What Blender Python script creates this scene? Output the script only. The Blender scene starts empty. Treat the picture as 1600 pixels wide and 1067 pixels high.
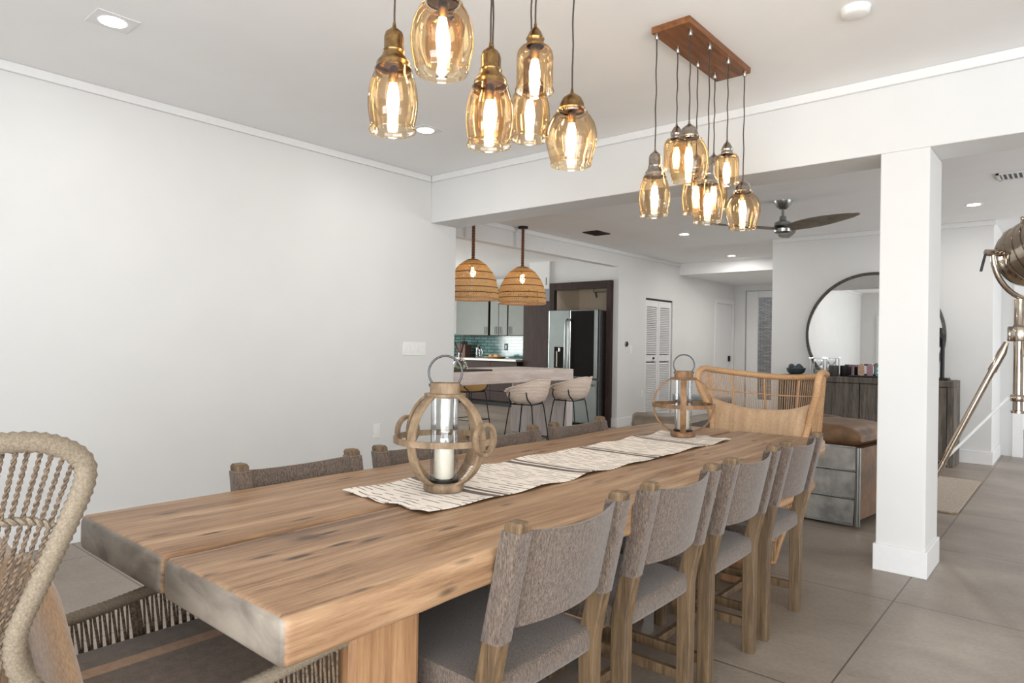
import bpy, math, random
from mathutils import Vector, Matrix
random.seed(7)
S = bpy.context.scene
COL = S.collection
PI = math.pi

# ------------------------------------------------------------------ camera
cam = bpy.data.cameras.new('camera')
cam.sensor_width = 36
cam.lens = 23.525
cam.clip_start = 0.02
co = bpy.data.objects.new('camera', cam)
COL.objects.link(co)
r_ = Vector((0.76188, 0.64752, 0.01608)); u_ = Vector((-0.00974, -0.01337, 0.99986)); f_ = Vector((-0.64764, 0.76194, 0.00388))
co.matrix_world = Matrix(((r_.x, u_.x, -f_.x, 0), (r_.y, u_.y, -f_.y, 0), (r_.z, u_.z, -f_.z, 1.2208), (0, 0, 0, 1)))
S.camera = co

# ------------------------------------------------------------------ exposure, world, lights
S.view_settings.view_transform = 'Standard'
S.view_settings.look = 'None'
S.view_settings.gamma = 1
S.view_settings.use_curve_mapping = False
S.view_settings.exposure = 0.42
w = bpy.data.worlds.new('world'); S.world = w; w.use_nodes = True
bg = w.node_tree.nodes['Background']
bg.inputs[0].default_value = (0.86, 0.93, 1.0, 1); bg.inputs[1].default_value = 1.0

def area(name, loc, direction, sx, sy, power, col=(1, 1, 1)):
    l = bpy.data.lights.new(name, 'AREA'); l.shape = 'RECTANGLE'; l.size = sx; l.size_y = sy
    l.energy = power; l.color = col
    o = bpy.data.objects.new(name, l); COL.objects.link(o); o.location = loc
    o.rotation_euler = Vector(direction).to_track_quat('-Z', 'Y').to_euler()
    return o
# daylight entering through the glazed openings, then an unseen kitchen fill light
area('daylight_rear_window', (0.55, -2.25, 1.25), (-0.05, 1, 0.38), 4.0, 2.2, 200, (0.93, 0.97, 1.0))
area('daylight_side_window', (2.95, -.35, 1.3), (-1, 0.05, 0.4), 3.4, 2.2, 98, (1.0, 0.98, 0.95))
area('daylight_living_window', (3.95, 7.85, 1.25), (-1, 0, 0.3), 3.2, 2.2, 95, (0.99, 0.99, 1.0))
area('kitchen_fill_light', (-10.9, 7.2, 1.5), (1, 0, 0), 2.2, 1.2, 130, (0.97, 1.0, 0.98))  # unseen fill brightening the kitchen; the wall behind it has no window

# ------------------------------------------------------------------ materials
MATS = {}
def lin(c):
    return tuple((x / 12.92 if x <= 0.04045 else ((x + 0.055) / 1.055) ** 2.4) for x in (v / 255 for v in c)) + (1,)
def newmat(n):
    m = bpy.data.materials.new(n); m.use_nodes = True; MATS[n] = m
    nt = m.node_tree
    return m, nt, nt.nodes['Principled BSDF']
def setp(b, rough=.5, metal=0, spec=None, coat=0):
    b.inputs['Roughness'].default_value = rough; b.inputs['Metallic'].default_value = metal
    if spec is not None: b.inputs['Specular IOR Level'].default_value = spec
    if coat: b.inputs['Coat Weight'].default_value = coat
def nd(nt, t, **k):
    n = nt.nodes.new(t)
    for a, v in k.items():
        if a.startswith('_'): setattr(n, a[1:], v)
        else: n.inputs[a.replace('__', ' ')].default_value = v
    return n
def coords(nt, scale=(1, 1, 1), rot=(0, 0, 0), kind='Object'):
    tc = nt.nodes.new('ShaderNodeTexCoord'); mp = nt.nodes.new('ShaderNodeMapping')
    mp.inputs['Scale'].default_value = scale; mp.inputs['Rotation'].default_value = rot
    nt.links.new(tc.outputs[kind], mp.inputs[0])
    return mp.outputs[0]
def ramp(nt, src, stops):
    r = nt.nodes.new('ShaderNodeValToRGB'); e = r.color_ramp.elements
    while len(e) < len(stops): e.new(0.5)
    for i, (p, c) in enumerate(stops): e[i].position = p; e[i].color = lin(c) if len(c) == 3 else c
    nt.links.new(src, r.inputs[0]); return r.outputs[0]
def bump(nt, b, src, strength=.2, dist=.01):
    n = nt.nodes.new('ShaderNodeBump'); n.inputs['Strength'].default_value = strength; n.inputs['Distance'].default_value = dist
    nt.links.new(src, n.inputs['Height']); nt.links.new(n.outputs[0], b.inputs['Normal'])
def mix(nt, fac, a, c, blend='MIX'):
    n = nt.nodes.new('ShaderNodeMix'); n.data_type = 'RGBA'; n.blend_type = blend
    for s, v in ((0, fac), (6, a), (7, c)):
        if isinstance(v, (int, float)): n.inputs[s].default_value = v
        elif isinstance(v, tuple): n.inputs[s].default_value = v
        else: nt.links.new(v, n.inputs[s])
    return n.outputs[2]
def math_(nt, op, a, c=None, clamp=False):
    n = nt.nodes.new('ShaderNodeMath'); n.operation = op; n.use_clamp = clamp
    for i, v in enumerate((a, c)):
        if v is None: continue
        if isinstance(v, (int, float)): n.inputs[i].default_value = v
        else: nt.links.new(v, n.inputs[i])
    return n.outputs[0]
def plain(n, c, rough=.5, metal=0, var=.06, nscale=30, bmp=0, spec=None, coat=0):
    """paint, plastic, metal ... with a slight procedural mottling"""
    m, nt, b = newmat(n); setp(b, rough, metal, spec, coat)
    no = nd(nt, 'ShaderNodeTexNoise', Scale=nscale, Detail=4.0); nt.links.new(coords(nt), no.inputs['Vector'])
    lo = tuple(max(0, v * (1 - var)) for v in c); hi = tuple(min(255, v * (1 + var)) for v in c)
    nt.links.new(ramp(nt, no.outputs[0], [(.3, lo), (.7, hi)]), b.inputs['Base Color'])
    if bmp: bump(nt, b, no.outputs[0], bmp, .004)
    return m
def wood(n, cols, grain=(14, 1.2, 14), rough=.55, bmp=.15, knots=False, endgrain=None, rings=0):
    m, nt, b = newmat(n); setp(b, rough)
    v = coords(nt, grain)
    no = nd(nt, 'ShaderNodeTexNoise', Scale=1.6, Detail=8.0, Roughness=.62, Distortion=.5); nt.links.new(v, no.inputs['Vector'])
    fine = nd(nt, 'ShaderNodeTexNoise', Scale=9.0, Detail=5.0, Roughness=.7); nt.links.new(v, fine.inputs['Vector'])
    h = math_(nt, 'ADD', math_(nt, 'MULTIPLY', no.outputs[0], .72), math_(nt, 'MULTIPLY', fine.outputs[0], .28))
    k = len(cols)
    c = ramp(nt, h, [(.34 + .32 * i / (k - 1), cols[i]) for i in range(k)])
    if knots:
        vk = coords(nt, (4.6, 2.0, 4.6)); vo = nd(nt, 'ShaderNodeTexVoronoi', Scale=1.0, Randomness=1.0)
        wob = nd(nt, 'ShaderNodeTexNoise', Scale=3.0, Detail=3.0); nt.links.new(vk, wob.inputs['Vector'])
        vv = nt.nodes.new('ShaderNodeVectorMath'); vv.operation = 'MULTIPLY_ADD'
        vv.inputs[1].default_value = (.35, .35, .35); nt.links.new(wob.outputs[1], vv.inputs[0]); nt.links.new(vk, vv.inputs[2])
        nt.links.new(vv.outputs[0], vo.inputs['Vector'])
        kn = ramp(nt, vo.outputs['Distance'], [(.03, (235, 235, 235)), (.08, (170, 170, 170)), (.13, (60, 60, 60)), (.26, (0, 0, 0))])
        c = mix(nt, kn, c, lin((62, 44, 32)))
        # short dark cracks and nail holes along the grain
        vc = coords(nt, (22, 5.0, 22)); v2 = nd(nt, 'ShaderNodeTexVoronoi', Scale=1.0, Randomness=1.0); nt.links.new(vc, v2.inputs['Vector'])
        sel = nd(nt, 'ShaderNodeTexNoise', Scale=2.2, Detail=2.0); nt.links.new(coords(nt), sel.inputs['Vector'])
        ck = math_(nt, 'MULTIPLY', ramp(nt, v2.outputs['Distance'], [(.10, (255, 255, 255)), (.22, (0, 0, 0))]), ramp(nt, sel.outputs[0], [(.45, (0, 0, 0)), (.53, (240, 240, 240))]))
        c = mix(nt, ck, c, lin((48, 34, 26)))
    if endgrain:
        g = nt.nodes.new('ShaderNodeNewGeometry'); tc = nt.nodes.new('ShaderNodeTexCoord'); sx = nt.nodes.new('ShaderNodeSeparateXYZ')
        nt.links.new(tc.outputs['Normal'], sx.inputs[0])
        e = math_(nt, 'ABSOLUTE', sx.outputs[1])
        no2 = nd(nt, 'ShaderNodeTexNoise', Scale=5.0, Detail=6.0, Distortion=.8); nt.links.new(coords(nt, (1.3, 1, 3)), no2.inputs['Vector'])
        ec = ramp(nt, no2.outputs[0], [(.33, endgrain[0]), (.5, endgrain[1]), (.68, endgrain[2])])
        f = math_(nt, 'MULTIPLY', math_(nt, 'SUBTRACT', e, .45), 4.0, True)
        c = mix(nt, f, c, ec)
    nt.links.new(c, b.inputs['Base Color'])
    if bmp: bump(nt, b, h, bmp, .006)
    return m
def weave(n, c1, c2, sc=260, rough=.9, bmp=.35, slub=(40, 40, 4)):
    m, nt, b = newmat(n); setp(b, rough, spec=.2); b.inputs['Sheen Weight'].default_value = .25
    a = nd(nt, 'ShaderNodeTexNoise', Scale=1.0, Detail=2.0); nt.links.new(coords(nt, (sc, sc, sc * .25)), a.inputs['Vector'])
    d = nd(nt, 'ShaderNodeTexNoise', Scale=1.0, Detail=3.0); nt.links.new(coords(nt, slub), d.inputs['Vector'])
    h = math_(nt, 'ADD', math_(nt, 'MULTIPLY', a.outputs[0], .6), math_(nt, 'MULTIPLY', d.outputs[0], .4))
    nt.links.new(ramp(nt, h, [(.36, c1), (.64, c2)]), b.inputs['Base Color'])
    bump(nt, b, a.outputs[0], bmp, .002)
    return m
def emit(n, c, s):
    m, nt, b = newmat(n); b.inputs['Base Color'].default_value = (0.8, .8, .8, 1)
    b.inputs['Emission Color'].default_value = c + (1,); b.inputs['Emission Strength'].default_value = s
    return m
def glass(n, tint, gloss=.1, edge=.5, rough=.02):
    """thin clear or tinted glass: what lies behind shows through, rims reflect and deepen"""
    m = bpy.data.materials.new(n); m.use_nodes = True; MATS[n] = m; nt = m.node_tree
    nt.nodes.remove(nt.nodes['Principled BSDF']); out = nt.nodes['Material Output']
    t = nt.nodes.new('ShaderNodeBsdfTransparent'); g = nt.nodes.new('ShaderNodeBsdfGlossy'); g.inputs['Roughness'].default_value = rough
    lw = nt.nodes.new('ShaderNodeLayerWeight'); lw.inputs[0].default_value = .35
    no = nd(nt, 'ShaderNodeTexNoise', Scale=60.0, Detail=3.0); nt.links.new(coords(nt), no.inputs['Vector'])
    dk = tuple(v * edge for v in tint[:3]) + (1,)
    col = mix(nt, lw.outputs['Facing'], tuple(tint[:3]) + (1,), dk)
    col = mix(nt, math_(nt, 'MULTIPLY', no.outputs[0], .18), col, dk)
    nt.links.new(col, t.inputs[0])
    mx = nt.nodes.new('ShaderNodeMixShader')
    fac = math_(nt, 'ADD', math_(nt, 'MULTIPLY', lw.outputs['Fresnel'], .55), gloss * .3, True)
    nt.links.new(fac, mx.inputs[0]); nt.links.new(t.outputs[0], mx.inputs[1]); nt.links.new(g.outputs[0], mx.inputs[2])
    nt.links.new(mx.outputs[0], out.inputs[0])
    return m

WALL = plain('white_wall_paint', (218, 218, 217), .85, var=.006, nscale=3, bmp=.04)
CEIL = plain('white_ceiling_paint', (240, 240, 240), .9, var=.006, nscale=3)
TRIM = plain('white_trim_gloss', (226, 226, 226), .45, var=.006)
PLAST = plain('white_plastic', (232, 232, 230), .35, var=.01)
# floor: large grey porcelain slabs with thin grout
m, nt, b = newmat('floor_tile'); setp(b, .38)
v = coords(nt)
br = nd(nt, 'ShaderNodeTexBrick', Scale=1.0); br.offset = 0; br.inputs['Mortar Size'].default_value = .0035; br.inputs['Mortar Smooth'].default_value = .1
br.inputs['Brick Width'].default_value = 1.178; br.inputs['Row Height'].default_value = 1.178
br.inputs['Color1'].default_value = (.47, .47, .47, 1); br.inputs['Color2'].default_value = (.53, .53, .53, 1); br.inputs['Mortar'].default_value = (0, 0, 0, 1)
mp = nt.nodes.new('ShaderNodeMapping'); mp.inputs['Location'].default_value = (0.683 + 1.178 * 20, -3.70 + 1.178 * 20, 0); nt.links.new(v, mp.inputs[0]); nt.links.new(mp.outputs[0], br.inputs['Vector'])
no = nd(nt, 'ShaderNodeTexNoise', Scale=1.3, Detail=9.0, Roughness=.6, Distortion=.4); nt.links.new(coords(nt, (1, 1.6, 1)), no.inputs['Vector'])
n2 = nd(nt, 'ShaderNodeTexNoise', Scale=55.0, Detail=4.0); nt.links.new(v, n2.inputs['Vector'])
h = math_(nt, 'ADD', math_(nt, 'MULTIPLY', no.outputs[0], .75), math_(nt, 'MULTIPLY', n2.outputs[0], .25))
base = ramp(nt, h, [(.34, (120, 108, 97)), (.5, (140, 128, 116)), (.66, (158, 146, 133))])
tone = mix(nt, .5, base, br.outputs['Color'], 'SOFT_LIGHT')
nt.links.new(mix(nt, br.outputs['Fac'], tone, lin((78, 70, 64))), b.inputs['Base Color'])
bump(nt, b, h, .05, .004)
FLOOR = m

TABLE = wood('reclaimed_pine', [(88, 62, 43), (136, 104, 76), (158, 126, 95), (180, 149, 118)], (16, .9, 16), .5, .25, knots=True,
             endgrain=[(88, 79, 70), (114, 105, 95), (136, 126, 114)])
OAK = wood('weathered_oak', [(62, 48, 34), (98, 78, 55), (128, 103, 74)], (34, 34, 2.2), .55, .2)
LANT = wood('greyed_mango_wood', [(84, 68, 52), (126, 104, 80), (154, 132, 106)], (16, 16, 5), .65, .25)
LANTB = wood('brown_mango_wood', [(82, 58, 38), (124, 92, 62), (154, 118, 84)], (16, 16, 5), .65, .25)
WALNUT = wood('walnut_board', [(88, 52, 28), (126, 78, 42), (150, 96, 54)], (24, 2, 24), .45, .1)
DARKW = wood('espresso_cabinet', [(34, 22, 19), (48, 31, 27), (60, 41, 35)], (18, 18, 2), .75, .05)
GREYW = wood('grey_weathered_plank', [(58, 53, 48), (92, 85, 78), (118, 110, 101)], (20, 4, 2.0), .75, .5)
BARW = wood('whitewashed_oak', [(196, 178, 168), (218, 204, 197), (232, 222, 216)], (10, 1.2, 10), .5, .15)
FAB = weave('brown_grey_tweed', (66, 56, 49), (118, 103, 92), 420, .9, .3, (220, 220, 30))
LINEN2 = weave('shaded_tan_linen', (134, 106, 80), (168, 138, 108), 420, .9, .15)  # same linen as the far pillow, shade put into its darker colour
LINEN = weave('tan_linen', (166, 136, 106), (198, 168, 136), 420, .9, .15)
TAUPE = weave('taupe_canvas', (98, 85, 74), (130, 115, 102), 420, .9, .15)
STRIPE = weave('tan_stripe_canvas', (158, 126, 98), (186, 152, 122), 420, .9, .1)
ROPE = plain('grey_seagrass_wrap', (118, 106, 90), .85, var=.14, nscale=300, bmp=.2)
CORD = plain('twisted_seagrass_cord', (92, 78, 64), .9, var=.35, nscale=160, bmp=.4)
RATT = plain('honey_rattan', (186, 146, 106), .6, var=.07, nscale=90, bmp=.1)
RATTC = plain('rattan_cord', (180, 142, 104), .7, var=.1, nscale=90)
JUTE = weave('jute', (120, 102, 82), (166, 148, 124), 120, .95, .8, (60, 60, 60))
BRASS = plain('antique_brass', (140, 112, 74), .28, 1, .15, 60)
PEWT = plain('dark_pewter', (164, 156, 148), .25, 1, .12, 60)
BLKCORD = plain('black_cloth_cord', (62, 54, 48), .9, var=.3, nscale=300)
DKMET = plain('gunmetal', (84, 84, 88), .35, .9, .1)
BLACK = plain('black_iron', (22, 22, 24), .45, .3, .1)
CHROME = plain('polished_nickel', (196, 184, 170), .09, 1, .03)
STEEL = plain('brushed_steel', (150, 152, 150), .3, 1, .05, 8)
ALU = plain('riveted_aluminium', (176, 176, 172), .45, .6, .2, 7, .1)
LEATH = plain('brown_leather', (112, 84, 60), .5, var=.2, nscale=9, bmp=.1)
LEATHG = plain('taupe_leather', (116, 104, 90), .5, var=.15, nscale=9)
WAX = plain('cream_wax', (236, 228, 212), .55, var=.02)
BULB = emit('glowing_bulb', (1.0, .90, .72), 17.0)
BULBS = emit('glowing_bulb_rattan', (1.0, .80, .52), 26.0)
LED = emit('downlight_led', (1, .98, .95), 14.0)
AMBER = glass('amber_glass', (1.0, .81, .56), .2, .78)
CLEAR = glass('clear_glass', (.95, .96, .96), .22, .72)
PANE = glass('window_glass', (.97, .98, .98), .06, .9)
m, nt, b = newmat('mirror_silver'); setp(b, .015, 1); b.inputs['Base Color'].default_value = (.9, .91, .91, 1); MIRR = m

# table runner: cream cotton with broken dark picks and bold double bands
m, nt, b = newmat('runner_cotton'); setp(b, .95, spec=.1)
v = coords(nt)
sx = nt.nodes.new('ShaderNodeSeparateXYZ'); nt.links.new(v, sx.inputs[0])
wob = nd(nt, 'ShaderNodeTexNoise', Scale=6.0, Detail=2.0); nt.links.new(v, wob.inputs['Vector'])
yy = math_(nt, 'ADD', sx.outputs[1], math_(nt, 'MULTIPLY', wob.outputs[0], .012))
def stripe(period, width, off=0.0):
    fr = math_(nt, 'FRACT', math_(nt, 'DIVIDE', math_(nt, 'ADD', yy, 10 + off), period))
    return math_(nt, 'LESS_THAN', fr, width / period)
br2 = nd(nt, 'ShaderNodeTexNoise', Scale=1.0, Detail=1.0); nt.links.new(coords(nt, (14, 46, 1)), br2.inputs['Vector'])
thin = math_(nt, 'MULTIPLY', stripe(.0235, .006), math_(nt, 'GREATER_THAN', br2.outputs[0], .47))
bold = math_(nt, 'MAXIMUM', stripe(.47, .030, .12), stripe(.47, .018, .075))
allf = math_(nt, 'MAXIMUM', math_(nt, 'MULTIPLY', thin, .75), math_(nt, 'MULTIPLY', bold, .85))
fib = nd(nt, 'ShaderNodeTexNoise', Scale=500.0, Detail=2.0); nt.links.new(v, fib.inputs['Vector'])
cr = ramp(nt, fib.outputs[0], [(.3, (216, 204, 192)), (.7, (240, 231, 221))])
nt.links.new(mix(nt, allf, cr, lin((66, 56, 52))), b.inputs['Base Color']); bump(nt, b, fib.outputs[0], .3, .002)
RUNNER = m
# glazed brick backsplash and stone cladding
def brick(n, c1, c2, mo, bw, rh, ms, rough, rot=(PI / 2, 0, 0)):
    m, nt, b = newmat(n); setp(b, rough)
    br = nd(nt, 'ShaderNodeTexBrick', Scale=1.0); br.inputs['Brick Width'].default_value = bw; br.inputs['Row Height'].default_value = rh
    br.inputs['Mortar Size'].default_value = ms; br.inputs['Color1'].default_value = lin(c1); br.inputs['Color2'].default_value = lin(c2); br.inputs['Mortar'].default_value = lin(mo)
    nt.links.new(coords(nt, (1, 1, 1), rot), br.inputs['Vector']); nt.links.new(br.outputs[0], b.inputs['Base Color'])
    bump(nt, b, br.outputs['Fac'], -.4, .006)
    return m
SPLASH = brick('glazed_green_brick', (104, 142, 138), (82, 120, 120), (58, 50, 46), .19, .065, .007, .15)
STONE = brick('stacked_stone', (176, 170, 166), (140, 136, 134), (90, 84, 80), .13, .03, .004, .9)
# pale rattan basket weave and open honey weave
def basket(n, c1, c2, s=55, thin=False):
    m, nt, b = newmat(n); setp(b, .7)
    ch = nd(nt, 'ShaderNodeTexWave', Scale=s, Distortion=1.5); ch.bands_direction = 'Z'; nt.links.new(coords(nt), ch.inputs['Vector'])
    no = nd(nt, 'ShaderNodeTexNoise', Scale=70.0, Detail=3.0); nt.links.new(coords(nt), no.inputs['Vector'])
    h = math_(nt, 'ADD', math_(nt, 'MULTIPLY', ch.outputs[1], .5), math_(nt, 'MULTIPLY', no.outputs[0], .5))
    nt.links.new(ramp(nt, h, [(.25, c1), (.7, c2)]), b.inputs['Base Color']); bump(nt, b, h, .6, .006)
    if thin:                                   # light shines through the splints
        tr = nt.nodes.new('ShaderNodeBsdfTranslucent'); tr.inputs[0].default_value = lin(c2); ms = nt.nodes.new('ShaderNodeMixShader'); ms.inputs[0].default_value = .55
        nt.links.new(b.outputs[0], ms.inputs[1]); nt.links.new(tr.outputs[0], ms.inputs[2]); nt.links.new(ms.outputs[0], nt.nodes['Material Output'].inputs[0])
    return m
BASK = basket('pale_rattan_basket', (206, 180, 160), (248, 234, 222), 20)
SHADEW = basket('honey_rattan_weave', (204, 168, 114), (248, 226, 180), 30, True)
# ------------------------------------------------------------------ mesh helpers
class G:
    def __init__(s): s.v = []; s.f = []; s.mi = []; s.cur = 0
    def add(s, vs, fs):
        o = len(s.v); s.v += [tuple(x) for x in vs]; s.f += [tuple(o + i for i in f) for f in fs]; s.mi += [s.cur] * len(fs); return s
    def box(s, x0, x1, y0, y1, z0, z1, M=None):
        vs = [(x, y, z) for z in (z0, z1) for y in (y0, y1) for x in (x0, x1)]
        if M: vs = [M @ Vector(q) for q in vs]
        return s.add(vs, [(0, 2, 3, 1), (4, 5, 7, 6), (0, 1, 5, 4), (2, 6, 7, 3), (0, 4, 6, 2), (1, 3, 7, 5)])
    def tube(s, pts, r, n=8, closed=False, flat=1.0, cap=True):
        P = [Vector(p) for p in pts]; k = len(P)
        R = r if isinstance(r, (list, tuple)) else [r] * k
        T = []
        for i in range(k):
            a = P[(i - 1) % k] if (closed or i > 0) else P[i]; c = P[(i + 1) % k] if (closed or i < k - 1) else P[i]
            d = c - a; T.append(d.normalized() if d.length > 1e-9 else Vector((0, 0, 1)))
        up = Vector((0, 0, 1)) if abs(T[0].z) < .9 else Vector((1, 0, 0))
        N = (up - T[0] * up.dot(T[0])).normalized(); vs = []
        for i in range(k):
            N = (N - T[i] * N.dot(T[i])); N = N.normalized() if N.length > 1e-6 else T[i].orthogonal().normalized()
            B = T[i].cross(N)
            for j in range(n):
                a = 2 * PI * j / n; vs.append(P[i] + (N * math.cos(a) + B * math.sin(a) * flat) * R[i])
        fs = []
        for i in range(k if closed else k - 1):
            i2 = (i + 1) % k
            for j in range(n): fs.append((i * n + j, i * n + (j + 1) % n, i2 * n + (j + 1) % n, i2 * n + j))
        if cap and not closed: fs += [tuple(range(n))[::-1], tuple((k - 1) * n + j for j in range(n))]
        return s.add(vs, fs)
    def lathe(s, prof, n=32, c=(0, 0, 0), M=None, caps=False):
        vs = []
        for r, z in prof:
            for j in range(n):
                a = 2 * PI * j / n; q = Vector((c[0] + r * math.cos(a), c[1] + r * math.sin(a), c[2] + z)); vs.append(M @ q if M else q)
        fs = [(i * n + j, i * n + (j + 1) % n, (i + 1) * n + (j + 1) % n, (i + 1) * n + j) for i in range(len(prof) - 1) for j in range(n)]
        if caps: fs += [tuple(range(n))[::-1], tuple((len(prof) - 1) * n + j for j in range(n))]
        return s.add(vs, fs)
    def prism(s, poly, axis, a, c):
        """polygon extruded along an axis; poly gives the two other coordinates"""
        def mk(p, t): return {'x': (t, p[0], p[1]), 'y': (p[0], t, p[1]), 'z': (p[0], p[1], t)}[axis]
        k = len(poly); vs = [mk(p, a) for p in poly] + [mk(p, c) for p in poly]
        return s.add(vs, [tuple(range(k)), tuple(range(2 * k - 1, k - 1, -1))] + [(i, (i + 1) % k, k + (i + 1) % k, k + i) for i in range(k)])
    def loft(s, secs, closed=True, cap=True):
        n = len(secs[0]); vs = [q for sec in secs for q in sec]; fs = []
        for i in range(len(secs) - 1):
            for j in range(n if closed else n - 1): fs.append((i * n + j, i * n + (j + 1) % n, (i + 1) * n + (j + 1) % n, (i + 1) * n + j))
        if cap and closed: fs += [tuple(range(n))[::-1], tuple((len(secs) - 1) * n + j for j in range(n))]
        return s.add(vs, fs)
    def ball(s, c, r, n=16, sq=(1, 1, 1)):
        vs = []; fs = []; m = n // 2
        for i in range(m + 1):
            t = PI * i / m
            for j in range(n):
                a = 2 * PI * j / n; vs.append((c[0] + r * sq[0] * math.sin(t) * math.cos(a), c[1] + r * sq[1] * math.sin(t) * math.sin(a), c[2] + r * sq[2] * math.cos(t)))
        for i in range(m):
            for j in range(n): fs.append((i * n + j, (i + 1) * n + j, (i + 1) * n + (j + 1) % n, i * n + (j + 1) % n))
        return s.add(vs, fs)
    def build(s, name, mat, parent=None, smooth=False, bevel=0, loc=None, sub=0, solid=0, seg=2):
        me = bpy.data.meshes.new(name); me.from_pydata(s.v, [], s.f)
        for mm in (mat if isinstance(mat, list) else [mat]): me.materials.append(mm)
        if any(s.mi): me.polygons.foreach_set('material_index', s.mi)
        me.update(); me.validate()
        import bmesh
        bm = bmesh.new(); bm.from_mesh(me); bmesh.ops.recalc_face_normals(bm, faces=bm.faces); bm.to_mesh(me); bm.free()
        o = bpy.data.objects.new(name, me); COL.objects.link(o)
        if parent: o.parent = parent
        if loc: o.location = loc
        if solid: md = o.modifiers.new('s', 'SOLIDIFY'); md.thickness = solid; md.offset = 0
        if bevel:
            md = o.modifiers.new('b', 'BEVEL'); md.width = bevel; md.segments = seg; md.limit_method = 'ANGLE'; md.angle_limit = math.radians(40)
        if sub: md = o.modifiers.new('u', 'SUBSURF'); md.levels = sub; md.render_levels = sub
        if smooth:
            me.polygons.foreach_set('use_smooth', [True] * len(me.polygons))
            if not sub:
                try: me.set_sharp_from_angle(angle=math.radians(50))
                except Exception: pass
        return o
def tag(o, label=None, cat=None, group=None, kind=None):
    if label: o['label'] = label
    if cat: o['category'] = cat
    if group: o['group'] = group
    if kind: o['kind'] = kind
    return o
def thing(name, label, cat, loc=(0, 0, 0), rz=0, group=None):
    o = bpy.data.objects.new(name, None); COL.objects.link(o); o.location = loc; o.rotation_euler = (0, 0, rz); o.empty_display_size = .1
    return tag(o, label, cat, group)
def struct(name, g, mat, **k):
    return tag(g.build(name, mat, **k), kind='structure')
def dup(o, loc=None, rz=None, label=None, group=None, parent=None):
    c = o.copy(); COL.objects.link(c)
    if parent: c.parent = parent
    if loc: c.location = loc
    if rz is not None: c.rotation_euler = (0, 0, rz)
    if label: c['label'] = label
    if group: c['group'] = group
    for ch in o.children: dup(ch, parent=c)
    return c
def spline(pts, n=8, closed=False):
    P = [Vector(p) for p in pts]; out = []; k = len(P)
    for i in range(k if closed else k - 1):
        if closed: a, b_, c, d = P[(i - 1) % k], P[i], P[(i + 1) % k], P[(i + 2) % k]
        else: a, b_, c, d = P[max(i - 1, 0)], P[i], P[i + 1], P[min(i + 2, k - 1)]
        for j in range(n):
            t = j / n; out.append(.5 * ((2 * b_) + (c - a) * t + (2 * a - 5 * b_ + 4 * c - d) * t * t + (3 * b_ - a - 3 * c + d) * t ** 3))
    if not closed: out.append(P[-1])
    return out
def resample(pts, step):
    P = [Vector(p) for p in pts]; L = [0]
    for a, b_ in zip(P, P[1:]): L.append(L[-1] + (b_ - a).length)
    n = max(2, int(L[-1] / step)); out = []; i = 0
    for k in range(n + 1):
        t = L[-1] * k / n
        while i < len(P) - 2 and L[i + 1] < t: i += 1
        d = L[i + 1] - L[i]; out.append(P[i].lerp(P[i + 1], (t - L[i]) / d if d else 0))
    return out
def rrect(x0, x1, z0, z1, r, n=4):
    out = []
    for cx, cz, a0 in ((x1 - r, z1 - r, 0), (x0 + r, z1 - r, 90), (x0 + r, z0 + r, 180), (x1 - r, z0 + r, 270)):
        for k in range(n + 1):
            a = math.radians(a0 + 90 * k / n); out.append((cx + r * math.cos(a), cz + r * math.sin(a)))
    return out

# ------------------------------------------------------------------ the setting
XW, YB, YB2, ZB = -4.543, 4.171, 4.50, 2.316     # dining left wall, beam front/back, beam underside
C1, C2, C3 = 2.74, 2.64, 2.45                    # ceilings: dining, living, hall
XK, YM, XM = -5.25, 8.83, -3.07                  # kitchen-side wall, mirror wall
g = G(); g.box(-11.3, 4.3, -2.6, 13.3, -.1, 0); struct('floor', g, FLOOR)
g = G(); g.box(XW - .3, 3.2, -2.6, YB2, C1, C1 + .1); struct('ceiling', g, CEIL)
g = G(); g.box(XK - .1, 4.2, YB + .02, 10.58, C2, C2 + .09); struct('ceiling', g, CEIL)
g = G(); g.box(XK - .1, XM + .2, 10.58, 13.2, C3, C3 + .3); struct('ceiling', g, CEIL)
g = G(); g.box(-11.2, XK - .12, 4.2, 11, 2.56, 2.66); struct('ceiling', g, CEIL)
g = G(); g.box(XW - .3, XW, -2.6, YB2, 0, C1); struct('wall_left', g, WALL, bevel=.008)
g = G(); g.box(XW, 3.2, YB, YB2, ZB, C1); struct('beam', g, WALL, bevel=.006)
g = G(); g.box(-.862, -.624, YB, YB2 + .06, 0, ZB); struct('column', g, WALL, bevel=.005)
g = G(); g.box(-.874, -.612, YB - .012, YB2 + .072, 0, .145); struct('baseboard_column', g, TRIM, bevel=.004)
# rear wall of the dining room with a door and a wide glazed opening, right wall with another
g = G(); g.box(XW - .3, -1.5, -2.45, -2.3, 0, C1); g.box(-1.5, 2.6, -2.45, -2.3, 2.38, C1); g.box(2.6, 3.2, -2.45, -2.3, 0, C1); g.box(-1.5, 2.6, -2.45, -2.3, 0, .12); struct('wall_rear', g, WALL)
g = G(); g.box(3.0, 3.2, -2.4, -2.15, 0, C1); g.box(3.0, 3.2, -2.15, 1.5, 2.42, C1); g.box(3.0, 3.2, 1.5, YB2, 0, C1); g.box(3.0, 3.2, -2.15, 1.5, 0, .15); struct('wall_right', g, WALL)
g = G(); g.box(4.0, 4.2, YB2, 6.2, 0, C2); g.box(4.0, 4.2, 6.2, 9.5, 2.38, C2); g.box(4.0, 4.2, 9.5, 10.5, 0, C2); g.box(4.0, 4.2, 6.2, 9.5, 0, .12); g.box(3.2, 4.2, YB, YB2, 0, C2); struct('wall_living_right', g, WALL)
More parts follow.
